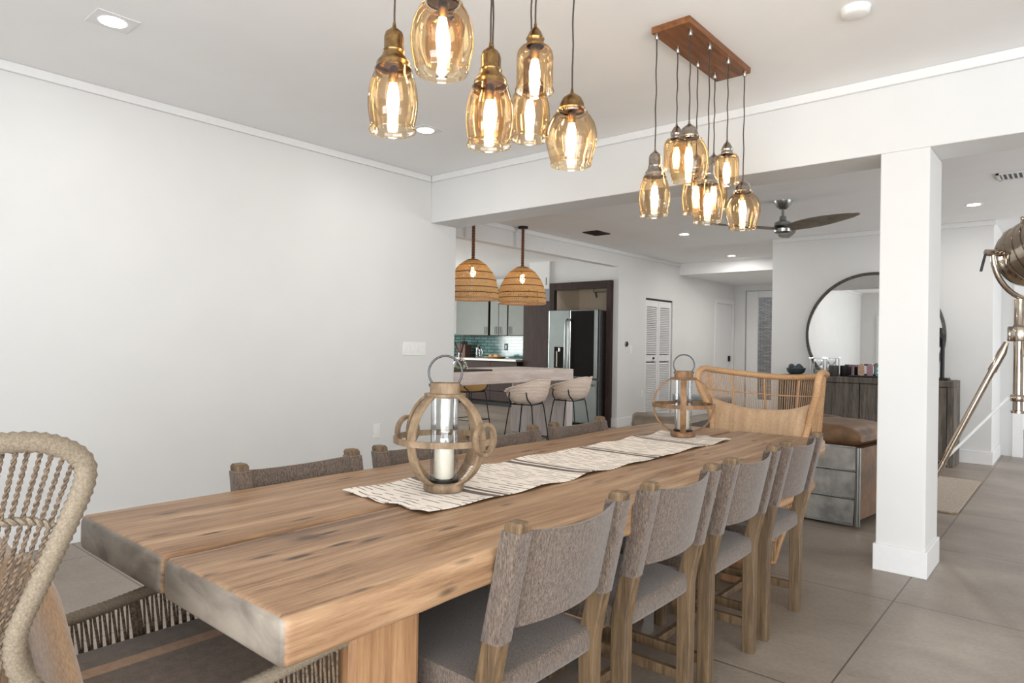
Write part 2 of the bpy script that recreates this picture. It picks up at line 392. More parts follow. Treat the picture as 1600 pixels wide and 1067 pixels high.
for k, (ax, a0, a1, fix) in enumerate((('x', -1.5, 2.6, -2.37), ('y', -2.15, 1.5, 3.1), ('y', 6.2, 9.5, 4.1))):
    root = thing('window_%d' % (k + 1), None, None); root['kind'] = 'structure'
    fr = G(); zt = (2.38, 2.42, 2.38)[k]; z0 = (.12, .15, .12)[k]
    for i in range(4):
        c = a0 + (a1 - a0) * i / 3; c0, c1 = max(c - .03, a0), min(c + .03, a1)
        fr.box(*((c0, c1, fix - .04, fix + .04) if ax == 'x' else (fix - .04, fix + .04, c0, c1)), z0, zt)
    for z in (z0, zt - .06): fr.box(*((a0, a1, fix - .04, fix + .04) if ax == 'x' else (fix - .04, fix + .04, a0, a1)), z, z + .06)
    fr.build('window_frame', TRIM, root)
    pn = G(); pn.box(*((a0, a1, fix - .004, fix + .004) if ax == 'x' else (fix - .004, fix + .004, a0, a1)), z0, zt); pn.build('window_pane', PANE, root)
# kitchen-side wall of the living room: header over the wide kitchen opening, then solid with a closet and a door
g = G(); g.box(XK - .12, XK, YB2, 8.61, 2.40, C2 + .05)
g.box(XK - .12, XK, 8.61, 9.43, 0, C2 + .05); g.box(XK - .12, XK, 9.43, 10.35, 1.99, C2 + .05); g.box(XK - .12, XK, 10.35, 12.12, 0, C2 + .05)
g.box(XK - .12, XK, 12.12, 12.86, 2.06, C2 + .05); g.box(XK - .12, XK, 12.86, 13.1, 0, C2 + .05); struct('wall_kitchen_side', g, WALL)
g = G(); g.box(XK - .14, XK + .014, 8.596, 9.40, 0, .14); struct('baseboard_kitchen_side', g, TRIM, bevel=.004)
g = G(); g.box(XK, XK + .014, 10.38, 12.04, 0, .14); struct('baseboard_hall', g, TRIM, bevel=.004)
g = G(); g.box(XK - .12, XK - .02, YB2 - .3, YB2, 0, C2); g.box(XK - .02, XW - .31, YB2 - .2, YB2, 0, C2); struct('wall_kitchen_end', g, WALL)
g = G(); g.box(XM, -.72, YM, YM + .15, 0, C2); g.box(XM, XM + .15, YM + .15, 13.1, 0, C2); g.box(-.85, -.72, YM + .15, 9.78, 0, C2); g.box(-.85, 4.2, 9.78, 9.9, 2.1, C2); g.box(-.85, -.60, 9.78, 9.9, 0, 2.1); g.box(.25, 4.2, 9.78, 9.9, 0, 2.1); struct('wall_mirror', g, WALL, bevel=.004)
g = G(); g.box(-1.02, -.705, YM - .016, YM, 0, .145); g.box(-.72, -.705, YM, 9.7, 0, .145); struct('baseboard_mirror_wall', g, TRIM, bevel=.004)
g = G(); g.box(XM + .02, -1.03, YM - .016, YM, 0, .14); struct('baseboard_behind_sideboard', g, TRIM)
# hall end wall with a glazed front door, stone cladding outside
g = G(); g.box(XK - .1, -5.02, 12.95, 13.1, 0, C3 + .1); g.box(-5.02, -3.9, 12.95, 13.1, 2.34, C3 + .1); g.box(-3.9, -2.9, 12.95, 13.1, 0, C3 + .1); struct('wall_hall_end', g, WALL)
d = thing('door_1', None, None); d['kind'] = 'structure'
g = G(); g.box(-5.0, -4.78, 12.97, 13.03, 0, 2.32); g.box(-4.13, -3.92, 12.97, 13.03, 0, 2.32); g.box(-4.78, -4.13, 12.97, 13.03, 2.2, 2.32); g.box(-4.78, -4.13, 12.97, 13.03, 0, .22); g.build('door_frame', TRIM, d, bevel=.006)
g = G(); g.box(-4.78, -4.13, 12.99, 13.01, .22, 2.2); g.build('door_pane', PANE, d)
g = G(); g.box(-6.6, -2.6, 14.3, 14.5, 0, 3.2); struct('wall_outside', g, STONE)
g = G(); g.box(-7, -2, 13.3, 16, -.12, -.02); struct('ground', g, FLOOR)
# white panel door in the hall
d = thing('door_2', None, None); d['kind'] = 'structure'
g = G(); g.box(XK - .06, XK - .02, 12.12, 12.86, 0, 2.06); g.build('door_panel', TRIM, d)
g = G(); g.box(XK, XK + .02, 12.03, 12.12, 0, 2.15); g.box(XK, XK + .02, 12.86, 12.94, 0, 2.15); g.box(XK, XK + .02, 12.12, 12.86, 2.06, 2.15); g.build('door_casing', TRIM, d, bevel=.004)
g = G(); g.box(XK - .02, XK + .01, 12.74, 12.80, .95, 1.06); g.build('door_handle', BLACK, d, bevel=.004)
# louvred bifold closet door
d = thing('door_3', None, None); d['kind'] = 'structure'
for k in range(2):
    y0 = 9.45 + .445 * k; y1 = y0 + .435; fr = G()
    for a, c in ((y0, y0 + .05), (y1 - .05, y1)): fr.box(XK - .055, XK - .02, a, c, .02, 1.96)
    for a, c in ((.02, .16), (.98, 1.08), (1.86, 1.96)): fr.box(XK - .055, XK - .02, y0 + .05, y1 - .05, a, c)
    leaf = fr.build('door_leaf', TRIM, d)
    lv = G(); z = .175
    while z < 1.85:
        if not (.955 < z < 1.08):
            lv.add([(XK - .052, y0 + .05, z + .022), (XK - .024, y0 + .05, z - .004), (XK - .024, y1 - .05, z - .004), (XK - .052, y1 - .05, z + .022),
                    (XK - .052, y0 + .05, z + .027), (XK - .024, y0 + .05, z + .001), (XK - .024, y1 - .05, z + .001), (XK - .052, y1 - .05, z + .027)],
                   [(0, 1, 2, 3), (4, 7, 6, 5), (1, 5, 6, 2), (0, 3, 7, 4)])
        z += .029
    lv.build('louvres', TRIM, leaf)
g = G(); g.ball((XK - .005, 9.72, 1.03), .018); g.build('door_knob', BLACK, d, smooth=True)
g = G(); g.box(XK - .08, XK - .015, 9.43, 10.35, 1.965, 1.99); g.build('door_track', BLACK, d)
g = G(); g.box(XK - .5, XK - .13, 9.4, 10.4, 0, 2.1); struct('wall_closet_back', g, WALL)
# doorway beyond the mirror wall, door standing ajar
d = thing('door_4', None, None); d['kind'] = 'structure'
g = G(); g.box(-.6, -.5, 9.76, 9.78, 0, 2.18); g.box(-.6, .3, 9.76, 9.78, 2.1, 2.18); g.build('door_casing', TRIM, d)
M = Matrix.Translation((-.48, 9.8, 0)) @ Matrix.Rotation(math.radians(62), 4, 'Z')
g = G(); g.box(0, .74, -.02, .02, .01, 2.07, M); pn = g.build('door_panel', TRIM, d)
for z in (.22, 1.02, 1.8):
    g = G(); g.box(-.012, .012, -.035, .006, z, z + .1, M); g.build('hinge', BLACK, d)
d = thing('door_5', None, None); d['kind'] = 'structure'
g = G(); g.box(-4.05, -3.3, -2.3, -2.28, 0, 2.05); g.build('door_panel', TRIM, d)
g = G(); g.box(-4.15, -4.05, -2.3, -2.27, 0, 2.14); g.box(-3.3, -3.2, -2.3, -2.27, 0, 2.14); g.box(-4.05, -3.3, -2.3, -2.27, 2.05, 2.14); g.build('door_casing', TRIM, d)
g = G(); g.box(-3.42, -3.37, -2.28, -2.25, .95, 1.07); g.build('door_handle', BLACK, d)
# trims
def crown(n, seg, mat=TRIM):
    g = G()
    for x0, x1, y0, y1, z in seg: g.box(x0, x1, y0, y1, z - .055, z); 
    struct(n, g, mat, bevel=.006)
crown('trim_1', [(XW, XW + .022, -2.3, YB - .02, C1)])
crown('trim_2', [(XW + .022, 3.0, YB - .022, YB, C1)])
crown('trim_3', [(XM, -.70, YM - .02, YM, C2)])
crown('trim_4', [(XK, XK + .02, YB2, 10.58, C2)])
g = G(); g.box(XW, XW + .015, -2.3, YB2 - .02, 0, .14); struct('baseboard_left', g, TRIM, bevel=.004)
# kitchen shell
g = G(); g.box(-11.2, -11.0, 4.2, 11, 0, 2.6); struct('wall_kitchen_left', g, WALL)
g = G(); g.box(-11.2, -8.0, 10.4, 10.6, 0, 2.6); struct('wall_kitchen_back', g, WALL)
g = G(); g.box(-10.95, -8.16, 10.385, 10.4, .93, 1.42); struct('trim_5', g, SPLASH)
g = G(); g.box(-11.2, XK - .12, 4.2, 4.4, 0, 2.6); struct('wall_kitchen_front', g, WALL)
g = G(); g.box(-6.95, XK - .12, 8.62, 8.75, 2.2, 2.6); g.box(-5.36, XK - .12, 8.62, 9.4, 0, 2.6); g.box(-6.6, XK - .12, 9.3, 9.4, 0, 2.6); struct('wall_refrigerator_niche', g, WALL)
# ------------------------------------------------------------------ dining table
t = thing('dining_table', 'long reclaimed pine dining table made of two thick slabs', 'table', (-1.446, 2.082, 0))
def slab(x0, x1, y0, y1, z0, z1, seed):
    rn = random.Random(seed); ph = [rn.uniform(0, 6.28) for _ in range(8)]
    secs = []; n = 90
    ys = [y0 + .001, y0 + .005, y0 + .012] + [y0 + .02 + (y1 - y0 - .04) * i / n for i in range(n + 1)] + [y1 - .012, y1 - .005, y1 - .001]
    for i, y in enumerate(ys):
        e = min(y - y0, y1 - y); ins = .014 - math.sqrt(max(0, .014 ** 2 - (.014 - min(e, .014)) ** 2))
        w1 = .005 * math.sin(3.1 * y + ph[0]) + .003 * math.sin(9 * y + ph[1]) + .0015 * math.sin(31 * y + ph[2])
        w0 = .004 * math.sin(2.7 * y + ph[3]) + .002 * math.sin(11 * y + ph[4])
        zt = .0012 * math.sin(7 * y + ph[5]); zb = .005 * math.sin(4.3 * y + ph[6])
        R = .009 + .008 * max(0, math.sin(5.2 * y + ph[7])) + .005 * max(0, math.sin(13 * y + ph[0]))
        secs.append([(px, y, pz) for px, pz in rrect(x0 + ins - w0 * .5, x1 - ins + w1, z0 + ins + zb, z1 - ins + zt, R, 4)])
    return G().loft(secs)
slab(-.476, -.003, -1.496, 1.496, .687, .772, 3).build('tabletop_slab', TABLE, t, smooth=True)
slab(.021, .477, -1.496, 1.496, .687, .772, 8).build('tabletop_slab', TABLE, t, smooth=True)
PINEV = wood('reclaimed_pine_upright', [(110, 78, 52), (150, 112, 78), (178, 140, 102)], (12, 12, 1.0), .55, .2)
for x0, x1, y0, y1 in ((-.31, .296, -1.228, -1.037), (-.31, .236, 1.31, 1.448)):
    G().box(x0, x1, y0, y1, 0, .69).build('leg', PINEV, t, bevel=.012)
G().box(-.06, .06, -1.037, 1.31, .13, .27).build('stretcher', TABLE, t, bevel=.01)

# runner
g = G(); nx, ny = 14, 120; x0, x1, y0, y1 = -.1825, .1825, -.98, .98; top = []; 
rn = random.Random(5); ph = [rn.uniform(0, 6.28) for _ in range(8)]
def rz(x, y):
    e = abs(x) / .1825; k = max(0, (abs(y) - .90) / .08)
    return .002 + .0018 * (1 + math.sin(17 * y + ph[0] + 6 * x)) + .0035 * e ** 4 * (1 + math.sin(23 * y + ph[1] + (2 if x > 0 else 0))) + .003 * k * (1 + math.sin(60 * x + ph[2]))
for j in range(ny + 1):
    for i in range(nx + 1):
        x = x0 + (x1 - x0) * i / nx; y = y0 + (y1 - y0) * j / ny
        xx = x + (.004 * math.sin(9 * y + ph[3]) + .003 * math.sin(27 * y + ph[4])) * (abs(x) / .18)
        yy = y + .006 * math.sin(38 * x + ph[5]) * (abs(y) / .98) ** 6
        top.append((xx, yy, rz(x, y)))
N = len(top); vs = top + [(a, b_, c - .0022) for a, b_, c in top]; fs = []
I = lambda i, j: j * (nx + 1) + i
for j in range(ny):
    for i in range(nx):
        q = (I(i, j), I(i + 1, j), I(i + 1, j + 1), I(i, j + 1)); fs += [q, tuple(N + k for k in q[::-1])]
for i in range(nx):
    for j in (0, ny): fs.append((I(i, j), I(i + 1, j), N + I(i + 1, j), N + I(i, j)))
for j in range(ny):
    for i in (0, nx): fs.append((I(i, j), I(i, j + 1), N + I(i, j + 1), N + I(i, j)))
g.add(vs, fs)
tag(g.build('table_runner', RUNNER, smooth=True, loc=(-1.465, 2.168, .7735)), 'cream striped cotton runner lying along the table under both lanterns', 'table runner')

# ------------------------------------------------------------------ lanterns
def lantern(x, y, rz, scale, W, label, rings=True, hz=0):
    t = thing('lantern', label, 'lantern', (x, y, .7795), rz, 'globe lanterns on the table runner'); t.scale = (scale,) * 3
    G().lathe([(.0, .0), (.056, .0), (.058, .003), (.058, .020), (.054, .024), (0, .024)], 40).build('base_ring', W, t, smooth=True)
    # four bent ribs
    Rm, zc, w_ = .138, .1475, .0135
    for k in range(4):
        a = PI / 2 * k; ca, sa = math.cos(a), math.sin(a); secs = []
        for i in range(33):
            th = math.radians(-68 + 136 * i / 32); rr = Rm
            c = (rr * math.cos(th), zc + .136 * math.sin(th))
            n_ = (math.cos(th), math.sin(th)); sec = []
            for s1, s2 in ((-1, -1), (1, -1), (1, 1), (-1, 1)):
                rad = c[0] + n_[0] * .004 * s2; zz = c[1] + n_[1] * .004 * s2; tt = s1 * w_
                sec.append((rad * ca - tt * sa, rad * sa + tt * ca, zz))
            secs.append(sec)
        G().loft(secs).build('rib', W, t, bevel=.0015)
    G().lathe([(.139, .139), (.146, .139), (.146, .156), (.139, .156), (.139, .139)], 64).build('equator_band', W, t, smooth=True)
    if rings:
        for s in (0, 1):
            a = PI * s; M = Matrix.Rotation(a, 4, 'Z') @ Matrix.Translation((.147, 0, .158)) @ Matrix.Rotation(PI / 2, 4, 'Y')
            G().lathe([(.037, -.007), (.047, -.007), (.047, .007), (.037, .007), (.037, -.007)], 40, M=M).build('side_ring', W, t, smooth=True)
    G().lathe([(.0, .268), (.058, .268), (.06, .270), (.06, .278), (.044, .280), (.044, .309), (.041, .309), (.041, .281), (0, .281)], 40).build('collar', W, t, smooth=True)
    pts = [(.0, .048 * math.cos(q), .339 + .048 * math.sin(q)) for q in [math.radians(-42 + 264 * i / 40) for i in range(41)]]
    M = Matrix.Rotation(hz, 4, 'Z')
    G().tube([M @ Vector(p) for p in pts], .0032, 10).build('handle', DKMET, t, smooth=True)
    for s in (-1, 1): G().box(-.005, .005, s * .044 - .003, s * .044 + .003, .298, .306, M).build('handle_bracket', BLACK, t)
    G().lathe([(.0, .0245), (.043, .0245), (.044, .032), (.040, .033), (0, .030)], 32).build('candle_plate', BLACK, t, smooth=True)
    G().lathe([(.0395, .034), (.0395, .265)], 40).build('glass_cylinder', CLEAR, t, smooth=True)
    c = G().lathe([(0, .0), (.026, .0), (.0285, .003), (.0285, .086), (.026, .093), (.016, .094), (.008, .090), (0, .089)], 32)
    c.cur = 1; c.tube([(0, 0, .088), (.001, 0, .097)], .0012, 6)
    co_ = c.build('pillar_candle', [WAX, BLACK], smooth=True, loc=(x, y, .7795 + .0335 * scale)); co_.scale = (scale,) * 3
    return co_
tag(lantern(-1.459, 1.409, math.radians(5.5), 1.04, LANT, 'greyed wooden globe lantern with side rings on the near end of the runner', True, -.864), 'cream pillar candle inside the nearer lantern', 'candle', 'lantern candles')
tag(lantern(-1.496, 3.077, math.radians(-64), 1.04, LANTB, 'brown wooden globe lantern on the far end of the runner', False), 'cream pillar candle inside the farther lantern', 'candle', 'lantern candles')

# ------------------------------------------------------------------ dining chairs
def make_chair():
    t = thing('dining_chair', 'x', 'chair')
    pd, pw, hx = .023, .020, .208
    side = [(0.0, 0), (0.0, .43), (-.006, .47), (-.086, .832)]           # y, z of the post centre line
    for s in (-1, 1):
        secs = []
        for i, (y, z) in enumerate(side + [(-.087, .839)]):
            k = .8 if i == 4 else 1
            dd = pd * (1.12 if 1 <= i <= 2 else 1) * k
            secs.append([(s * hx + q[0], y + q[1], z) for q in rrect(-pw * k, pw * k, -dd, dd, .004, 2)])
        G().loft(secs).build('leg', OAK, t)
    for s in (-1, 1):
        G().loft([[(s * hx + q[0], .395 + q[1], z) for q in rrect(-.02, .02, -.021, .021, .004, 2)] for z in (0, .405)]).build('leg', OAK, t)
    for s in (-1, 1):
        G().box(s * hx - .011, s * hx + .011, .02, .375, .095, .13).build('stretcher', OAK, t, bevel=.003)
    G().box(-hx + .018, hx - .018, .19, .212, .097, .128).build('stretcher', OAK, t, bevel=.003)
    # woven seat, wrapped over its rails
    secs = []
    for i in range(13):
        u = -1 + 2 * i / 12; x = u * .222; e = abs(u) ** 6
        secs.append([(x, q[0], q[1] - .006 * (1 - u * u) * (1 if q[1] > .44 else 0)) for q in rrect(-.014 + .002 * e, .422 - .002 * e, .398 + .004 * e, .468 - .004 * e, .016, 3)])
    g = G().loft(secs)
    g.build('seat', FAB, t, smooth=True)
    # slung back panel with sleeves round both posts
    g = G(); nz, nx_ = 8, 24; P = {}
    def post(z): return -.006 + (-.082) * (z - .47) / .375
    vs = []
    for j in range(nz + 1):
        for i in range(nx_ + 1):
            u = -1 + 2 * i / nx_; z = .585 + .232 * j / nz - .012 * (1 - u * u) * (j / nz)
            vs.append((u * .19, post(z) - .036 * (1 - u * u) + .002, z))
    n0 = len(vs); vs += [(a, b_ - .007, c) for a, b_, c in vs]; fs = []
    I = lambda i, j: j * (nx_ + 1) + i
    for j in range(nz):
        for i in range(nx_):
            q = (I(i, j), I(i + 1, j), I(i + 1, j + 1), I(i, j + 1)); fs += [q, tuple(n0 + k for k in q[::-1])]
    for i in range(nx_):
        for j in (0, nz): fs.append((I(i, j), I(i + 1, j), n0 + I(i + 1, j), n0 + I(i, j)))
    g.add(vs, fs)
    for s in (-1, 1):
        secs = []
        for z in (.565, .60, .7, .78, .818):
            secs.append([(s * hx + q[0], post(z) + q[1], z) for q in rrect(-.0245, .0245, -.0275, .0275, .007, 3)])
        g.loft(secs)
    g.build('backrest', FAB, t, smooth=True)
    return t
proto = make_chair(); ch = []
CH = [(-1.005, 1.32, PI / 2, 'woven grey dining chair at right side of table, nearest the camera'),
      (-1.005, 1.90, PI / 2, 'woven grey dining chair at right side of table, second from the camera'),
      (-1.005, 2.475, PI / 2, 'woven grey dining chair at right side of table, third from the camera'),
      (-1.005, 3.045, PI / 2, 'woven grey dining chair at right side of table, nearest the white column'),
      (-1.884, 1.24, -PI / 2, 'woven dining chair on the wall side of table, leftmost of its row'),
      (-1.884, 1.78, -PI / 2, 'woven dining chair on the wall side, back partly behind the nearer lantern'),
      (-1.884, 2.27, -PI / 2, 'woven dining chair on the wall side, just right of the nearer lantern'),
      (-1.884, 2.85, -PI / 2, 'woven dining chair on the wall side of table, nearest the kitchen')]
for i, (x, y, rz_, lab) in enumerate(CH):
    o = proto if i == 0 else dup(proto)
    o.location = (x, y, 0); o.rotation_euler = (0, 0, rz_); o['label'] = lab; o['group'] = 'dining chairs along both sides of the table'

# ------------------------------------------------------------------ woven wing armchairs at both ends of the table
def wrapped(pts, r, step=.0055, amp=.10, n=10):
    P = resample(pts, step); return P, [r * (1 + (amp if i % 2 else -amp * .4)) for i in range(len(P))]
def rope2(g, a, c, r, pitch=.02, n=5, mid=None):
    P = resample([a] + (mid or []) + [c], .0028)
    for ph in (0, PI):
        pts = []
        for i, p in enumerate(P):
            d = (P[min(i + 1, len(P) - 1)] - P[max(i - 1, 0)]).normalized(); n1 = d.orthogonal().normalized(); n2 = d.cross(n1)
            an = ph + 2 * PI * i * .0028 / pitch; pts.append(p + (n1 * math.cos(an) + n2 * math.sin(an)) * r * .55)
        g.tube(pts, r * .62, n)
def wing_chair(name_label, loc, rz_, fine, FR, CO):
    t = thing('wicker_armchair', name_label, 'armchair', loc, rz_, 'woven wing armchairs at the table ends')
    half = [(0, -.13, 1.035), (.13, -.118, 1.040), (.24, -.06, 1.052), (.315, .05, 1.066), (.345, .17, 1.078), (.352, .25, 1.086), (.356, .305, 1.080), (.358, .345, 1.055)]
    top = [(-x, y, z) for x, y, z in half[:0:-1]] + half
    edge = [(.358, .345, 1.055), (.356, .352, 1.02), (.345, .335, .96), (.325, .305, .87), (.312, .280, .79), (.305, .295, .72), (.298, .37, .62), (.298, .46, .572)]
    arm = [(.298, .46, .572), (.305, .58, .572), (.312, .72, .588), (.314, .84, .600), (.313, .885, .58), (.31, .885, .50), (.305, .87, .42)]
    kx = 1 if fine else .86
    edge = edge[:3] + [(x * (kx + (1 - kx) * max(0, (z - .62) / .34)) if z > .62 else x * kx, y, z) for x, y, z in edge[3:]]; arm = [(x * kx, y, z) for x, y, z in arm]
    left = lambda L: [(-x, y, z) for x, y, z in L]
    path = spline(left(arm)[::-1] + left(edge)[::-1][1:] + top[1:-1] + edge + arm[1:], 10)
    P, R = wrapped(path, .0145 if fine else .019, .006 if fine else .03, .11 if fine else 0)
    P2, R2 = P, R
    G().tube(P2, R2, 12).build('frame', FR, t, smooth=True)
    rp = [(x * kx, y, .40) for x, y in [(.305, .87), (.32, .55), (.315, .25), (.28, .03), (.18, -.09), (0, -.13), (-.18, -.09), (-.28, .03), (-.315, .25), (-.32, .55), (-.305, .87)]]
    RS = spline(rp, 12); RC = RS + spline([(x * kx, y, .40) for x, y in ((-.305, .87), (-.2, .885), (0, .89), (.2, .885), (.305, .87))], 8)[1:]
    Pq, Rq = wrapped(RC, .018, .0055 if fine else .03, .06 if fine else 0); G().tube(Pq, Rq, 10, closed=True).build('seat_ring', FR, t, smooth=True)
    # cords: rail -> waist band -> seat ring
    TOP = resample(spline(top, 10), .002); WA = resample(spline([(-.305, .272, .775), (-.31, .10, .745), (-.2, -.075, .74), (0, -.11, .74), (.2, -.075, .74), (.31, .10, .745), (.305, .272, .775)], 10), .002)
    SE = resample(spline([(x * kx, y, z) for x, y, z in [(-.315, .25, .40), (-.28, .03, .40), (-.18, -.09, .40), (0, -.13, .40), (.18, -.09, .40), (.28, .03, .40), (.315, .25, .40)]], 10), .002)
    at = lambda L, u: L[min(len(L) - 1, max(0, int(u * (len(L) - 1))))]
    def sq(u):                                    # cords gather near the wing edges at the waist
        s = abs(u * 2 - 1); s2 = s + .10 * max(0, s - .5) * 2 * (1 - s) * 4
        return .5 + math.copysign(min(s2, .992), u - .5) / 2
    n = 92 if fine else 92; g = G(); rr = .0034 if fine else .0022
    rn = random.Random(4)
    for k in range(n):
        u = (k + .5) / n; a = at(TOP, u) ; m_ = at(WA, sq(u)); c = at(SE, sq(u) * .96 + .02)
        m_ = Vector(m_) + Vector((0, 0, rn.uniform(-.004, .004)))
        b1 = a.lerp(m_, .45)
        if fine and u > .78: rope2(g, a, m_, rr); g.tube([m_, c], rr, 5)
        else: g.tube([a, m_, c], rr, 5)
    g.build('back_cords', CO, t, smooth=True)
    g = G(); rows = (.36, .99) if fine else (.40, .75)
    for lv in rows:
        pts = []
        for k in range(81):
            u = k / 80; a = at(TOP, u); m_ = at(WA, sq(u)); pts.append(a.lerp(m_, lv))
        if fine: rope2(g, pts[0], pts[-1], .006, .022, 6, pts[1:-1])
        else: g.tube(pts, .004, 6)
    for u in ((.1, .26, .42, .58, .74, .9) if not fine else (.3, .7)):
        g.tube([at(TOP, u), at(WA, sq(u)), at(SE, sq(u))], .007, 6)
    g.build('stakes', FR, t, smooth=True)
    # open zigzag cords below each arm
    for s in (-1, 1):
        g = G(); AR = resample([(s * x, y, z) for x, y, z in spline([edge[5]] + edge[6:] + arm[1:4], 8)], .002); SL = resample([(s * kx * .315, .27, .41), (s * kx * .32, .55, .41), (s * kx * .307, .86, .41)], .002); q = 30
        for k in range(q):
            u = (k + .2) / q; v2 = (k + .9) / q
            g.tube([at(AR, u), at(SL, u)], .0036, 5); g.tube([at(SL, u), at(AR, v2)], .0030, 5)
        for u in (.3, .72): g.tube([at(AR, u), at(SL, u)], .0085, 6)
        g.build('arm_cords', CO, t, smooth=True)
    # arched woven skirt down to the floor, four feet
    g = G(); corners = [(.25, .52), (-.25, .52), (-.25, -.02), (.25, -.02)]; e2 = G()
    n = 96; pts = []; up = []
    for k in range(n):
        a = 2 * PI * k / n; x, y = .30 * kx * math.cos(a), .27 + .31 * math.sin(a)
        d = abs(((a / (PI / 2)) % 1) - .5) * 2                       # 0 at the feet, 1 in the middle of each side
        z = .33 * math.sqrt(min(1, max(0, (d - .12) / .62))) if d > .12 else 0.012
        kf = .25 + .05 * (z / .33); lo = (x * (kf / .30), .27 + (y - .27) * (kf / .30), z); hi = (x * 1.12, .27 + (y - .27) * 1.3, .40)
        pts.append(lo); up.append(hi); g.tube([lo, hi], .0035, 5)
        if k % 2: g.tube([lo, Vector(pts[-2]).lerp(Vector(up[-2]), .9)], .003, 4)
    for lv in (.35, .7): e2.tube([Vector(p).lerp(Vector(q), lv) for p, q in zip(pts, up)], .004, 6, closed=True)
    e2.tube(pts, .012, 8, closed=True)
    g.build('skirt_cords', CO, t, smooth=True); e2.build('skirt_rim', FR, t, smooth=True)
    # seat cushion with a stitched stripe
    secs = []
    prof = [(-.345, 0), (-.335, .035), (-.31, .05), (-.185, .055), (-.135, .055), (0, .056), (.16, .055), (.31, .05), (.335, .035), (.345, 0), (.335, -.03), (0, -.04), (-.335, -.03)]
    for i in range(19):
        v_ = i / 18; y = -.07 + .95 * v_; wd = 1 - .42 * max(0, (.28 - v_) / .28) ** 2 - .05 * max(0, (v_ - .9) / .1) ** 2; hz = 1 - .55 * max(0, abs(v_ - .5) * 2 - .88) / .12
        secs.append([(x * wd * .86 * kx, y + .03, .445 + z * hz) for x, z in prof])
    cu = G(); cu.loft(secs); cu.mi = [0] * len(cu.mi)
    np_ = len(prof)
    for i in range(18): cu.mi[i * np_ + 3] = 1
    cu.build('seat_cushion', [TAUPE, STRIPE], t, smooth=True)
    return t
wing_chair('grey seagrass wing armchair at the near end of table, cropped by the left frame edge', (-1.49, 0.0, 0), 0, True, ROPE, CORD).scale = (1, 1, .987)
wing_chair('honey rattan wing armchair at the far end of table', (-1.47, 4.30, 0), PI, False, RATT, RATTC)
def pillow(name, label, w_, h_, th, loc, rot, bend, mat, n=18, pin=.26):
    vs = []; fs = []
    for s in (1, -1):
        for j in range(n + 1):
            for i in range(n + 1):
                u = -1 + 2 * i / n; v_ = -1 + 2 * j / n
                e = max(0, (1 - abs(u) ** 3)) ** .5 * max(0, (1 - abs(v_) ** 3)) ** .5
                px = u * w_ / 2 * (1 - .06 * (1 - v_ * v_) * abs(u) ** 3); pz = v_ * h_ / 2 * (1 - pin * (1 - u * u) * abs(v_) ** 3)
                vs.append((px, s * th / 2 * e ** 1.0 + bend * u * u + .004 * math.sin(7 * u + 3 * v_) * e, pz))
    m_ = (n + 1) ** 2
    for s in range(2):
        for j in range(n):
            for i in range(n):
                q = [s * m_ + j * (n + 1) + i, s * m_ + j * (n + 1) + i + 1, s * m_ + (j + 1) * (n + 1) + i + 1, s * m_ + (j + 1) * (n + 1) + i]; fs.append(tuple(q if s == 0 else q[::-1]))
    g = G(); g.add(vs, fs)
    o = g.build(name, mat, smooth=True, loc=loc); o.rotation_euler = rot
    import bmesh
    bm = bmesh.new(); bm.from_mesh(o.data); bmesh.ops.remove_doubles(bm, verts=bm.verts, dist=.0004); bm.to_mesh(o.data); bm.free()
    return tag(o, label, 'pillow', 'linen lumbar pillows in the wing armchairs')
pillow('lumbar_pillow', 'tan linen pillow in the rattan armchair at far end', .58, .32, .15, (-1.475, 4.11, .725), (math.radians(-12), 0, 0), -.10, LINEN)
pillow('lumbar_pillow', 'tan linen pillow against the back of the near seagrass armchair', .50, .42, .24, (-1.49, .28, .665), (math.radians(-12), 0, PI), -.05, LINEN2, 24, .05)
# ------------------------------------------------------------------ pendant chandeliers with eight amber glass shades each
PROF = {   # glass outline (radius, height above the rim), then metal cap outline
 'tall': ([(.067, 0), (.069, .004), (.067, .010), (.0645, .017), (.068, .035), (.0725, .065), (.0735, .092), (.070, .125), (.062, .158), (.054, .176), (.056, .182), (.053, .188)],
          [(.052, .186), (.048, .194), (.050, .200), (.047, .206), (.038, .217), (.031, .231), (.033, .237), (.029, .243), (.029, .278), (.025, .292), (.012, .303), (.006, .309), (.0035, .325)]),
 'round': ([(.075, 0), (.077, .005), (.075, .011), (.077, .019), (.081, .026), (.0815, .034), (.088, .060), (.0915, .090), (.0905, .115), (.084, .148), (.070, .178), (.057, .192), (.059, .198), (.052, .204)],
          [(.046, .202), (.048, .209), (.043, .216), (.041, .228), (.033, .248), (.016, .262), (.007, .268), (.0035, .285)]),
 'jar': ([(.064, 0), (.0655, .004), (.064, .010), (.061, .020), (.061, .118), (.058, .134), (.048, .148), (.030, .154)],
          [(.029, .152), (.031, .159), (.028, .165), (.028, .171), (.031, .178), (.027, .185), (.020, .200), (.012, .212), (.006, .216), (.004, .232)]),
 'globe': ([(.072, 0), (.074, .005), (.072, .011), (.074, .018), (.077, .025), (.0775, .032), (.086, .060), (.0915, .090), (.0905, .118), (.082, .150), (.067, .175), (.056, .184), (.058, .190), (.050, .196)],
          [(.046, .194), (.049, .202), (.044, .208), (.043, .220), (.034, .240), (.016, .254), (.007, .260), (.0035, .276)]),
}
SPEC = [('tall', -1.551, 2.853, 1.840), ('jar', -1.540, 3.048, 2.100), ('round', -1.407, 2.911, 1.995), ('tall', -1.536, 3.268, 1.915), ('tall', -1.400, 3.109, 1.830), ('tall', -1.528, 3.464, 1.96), ('jar', -1.395, 3.323, 2.060), ('globe', -1.392, 3.534, 1.860)]
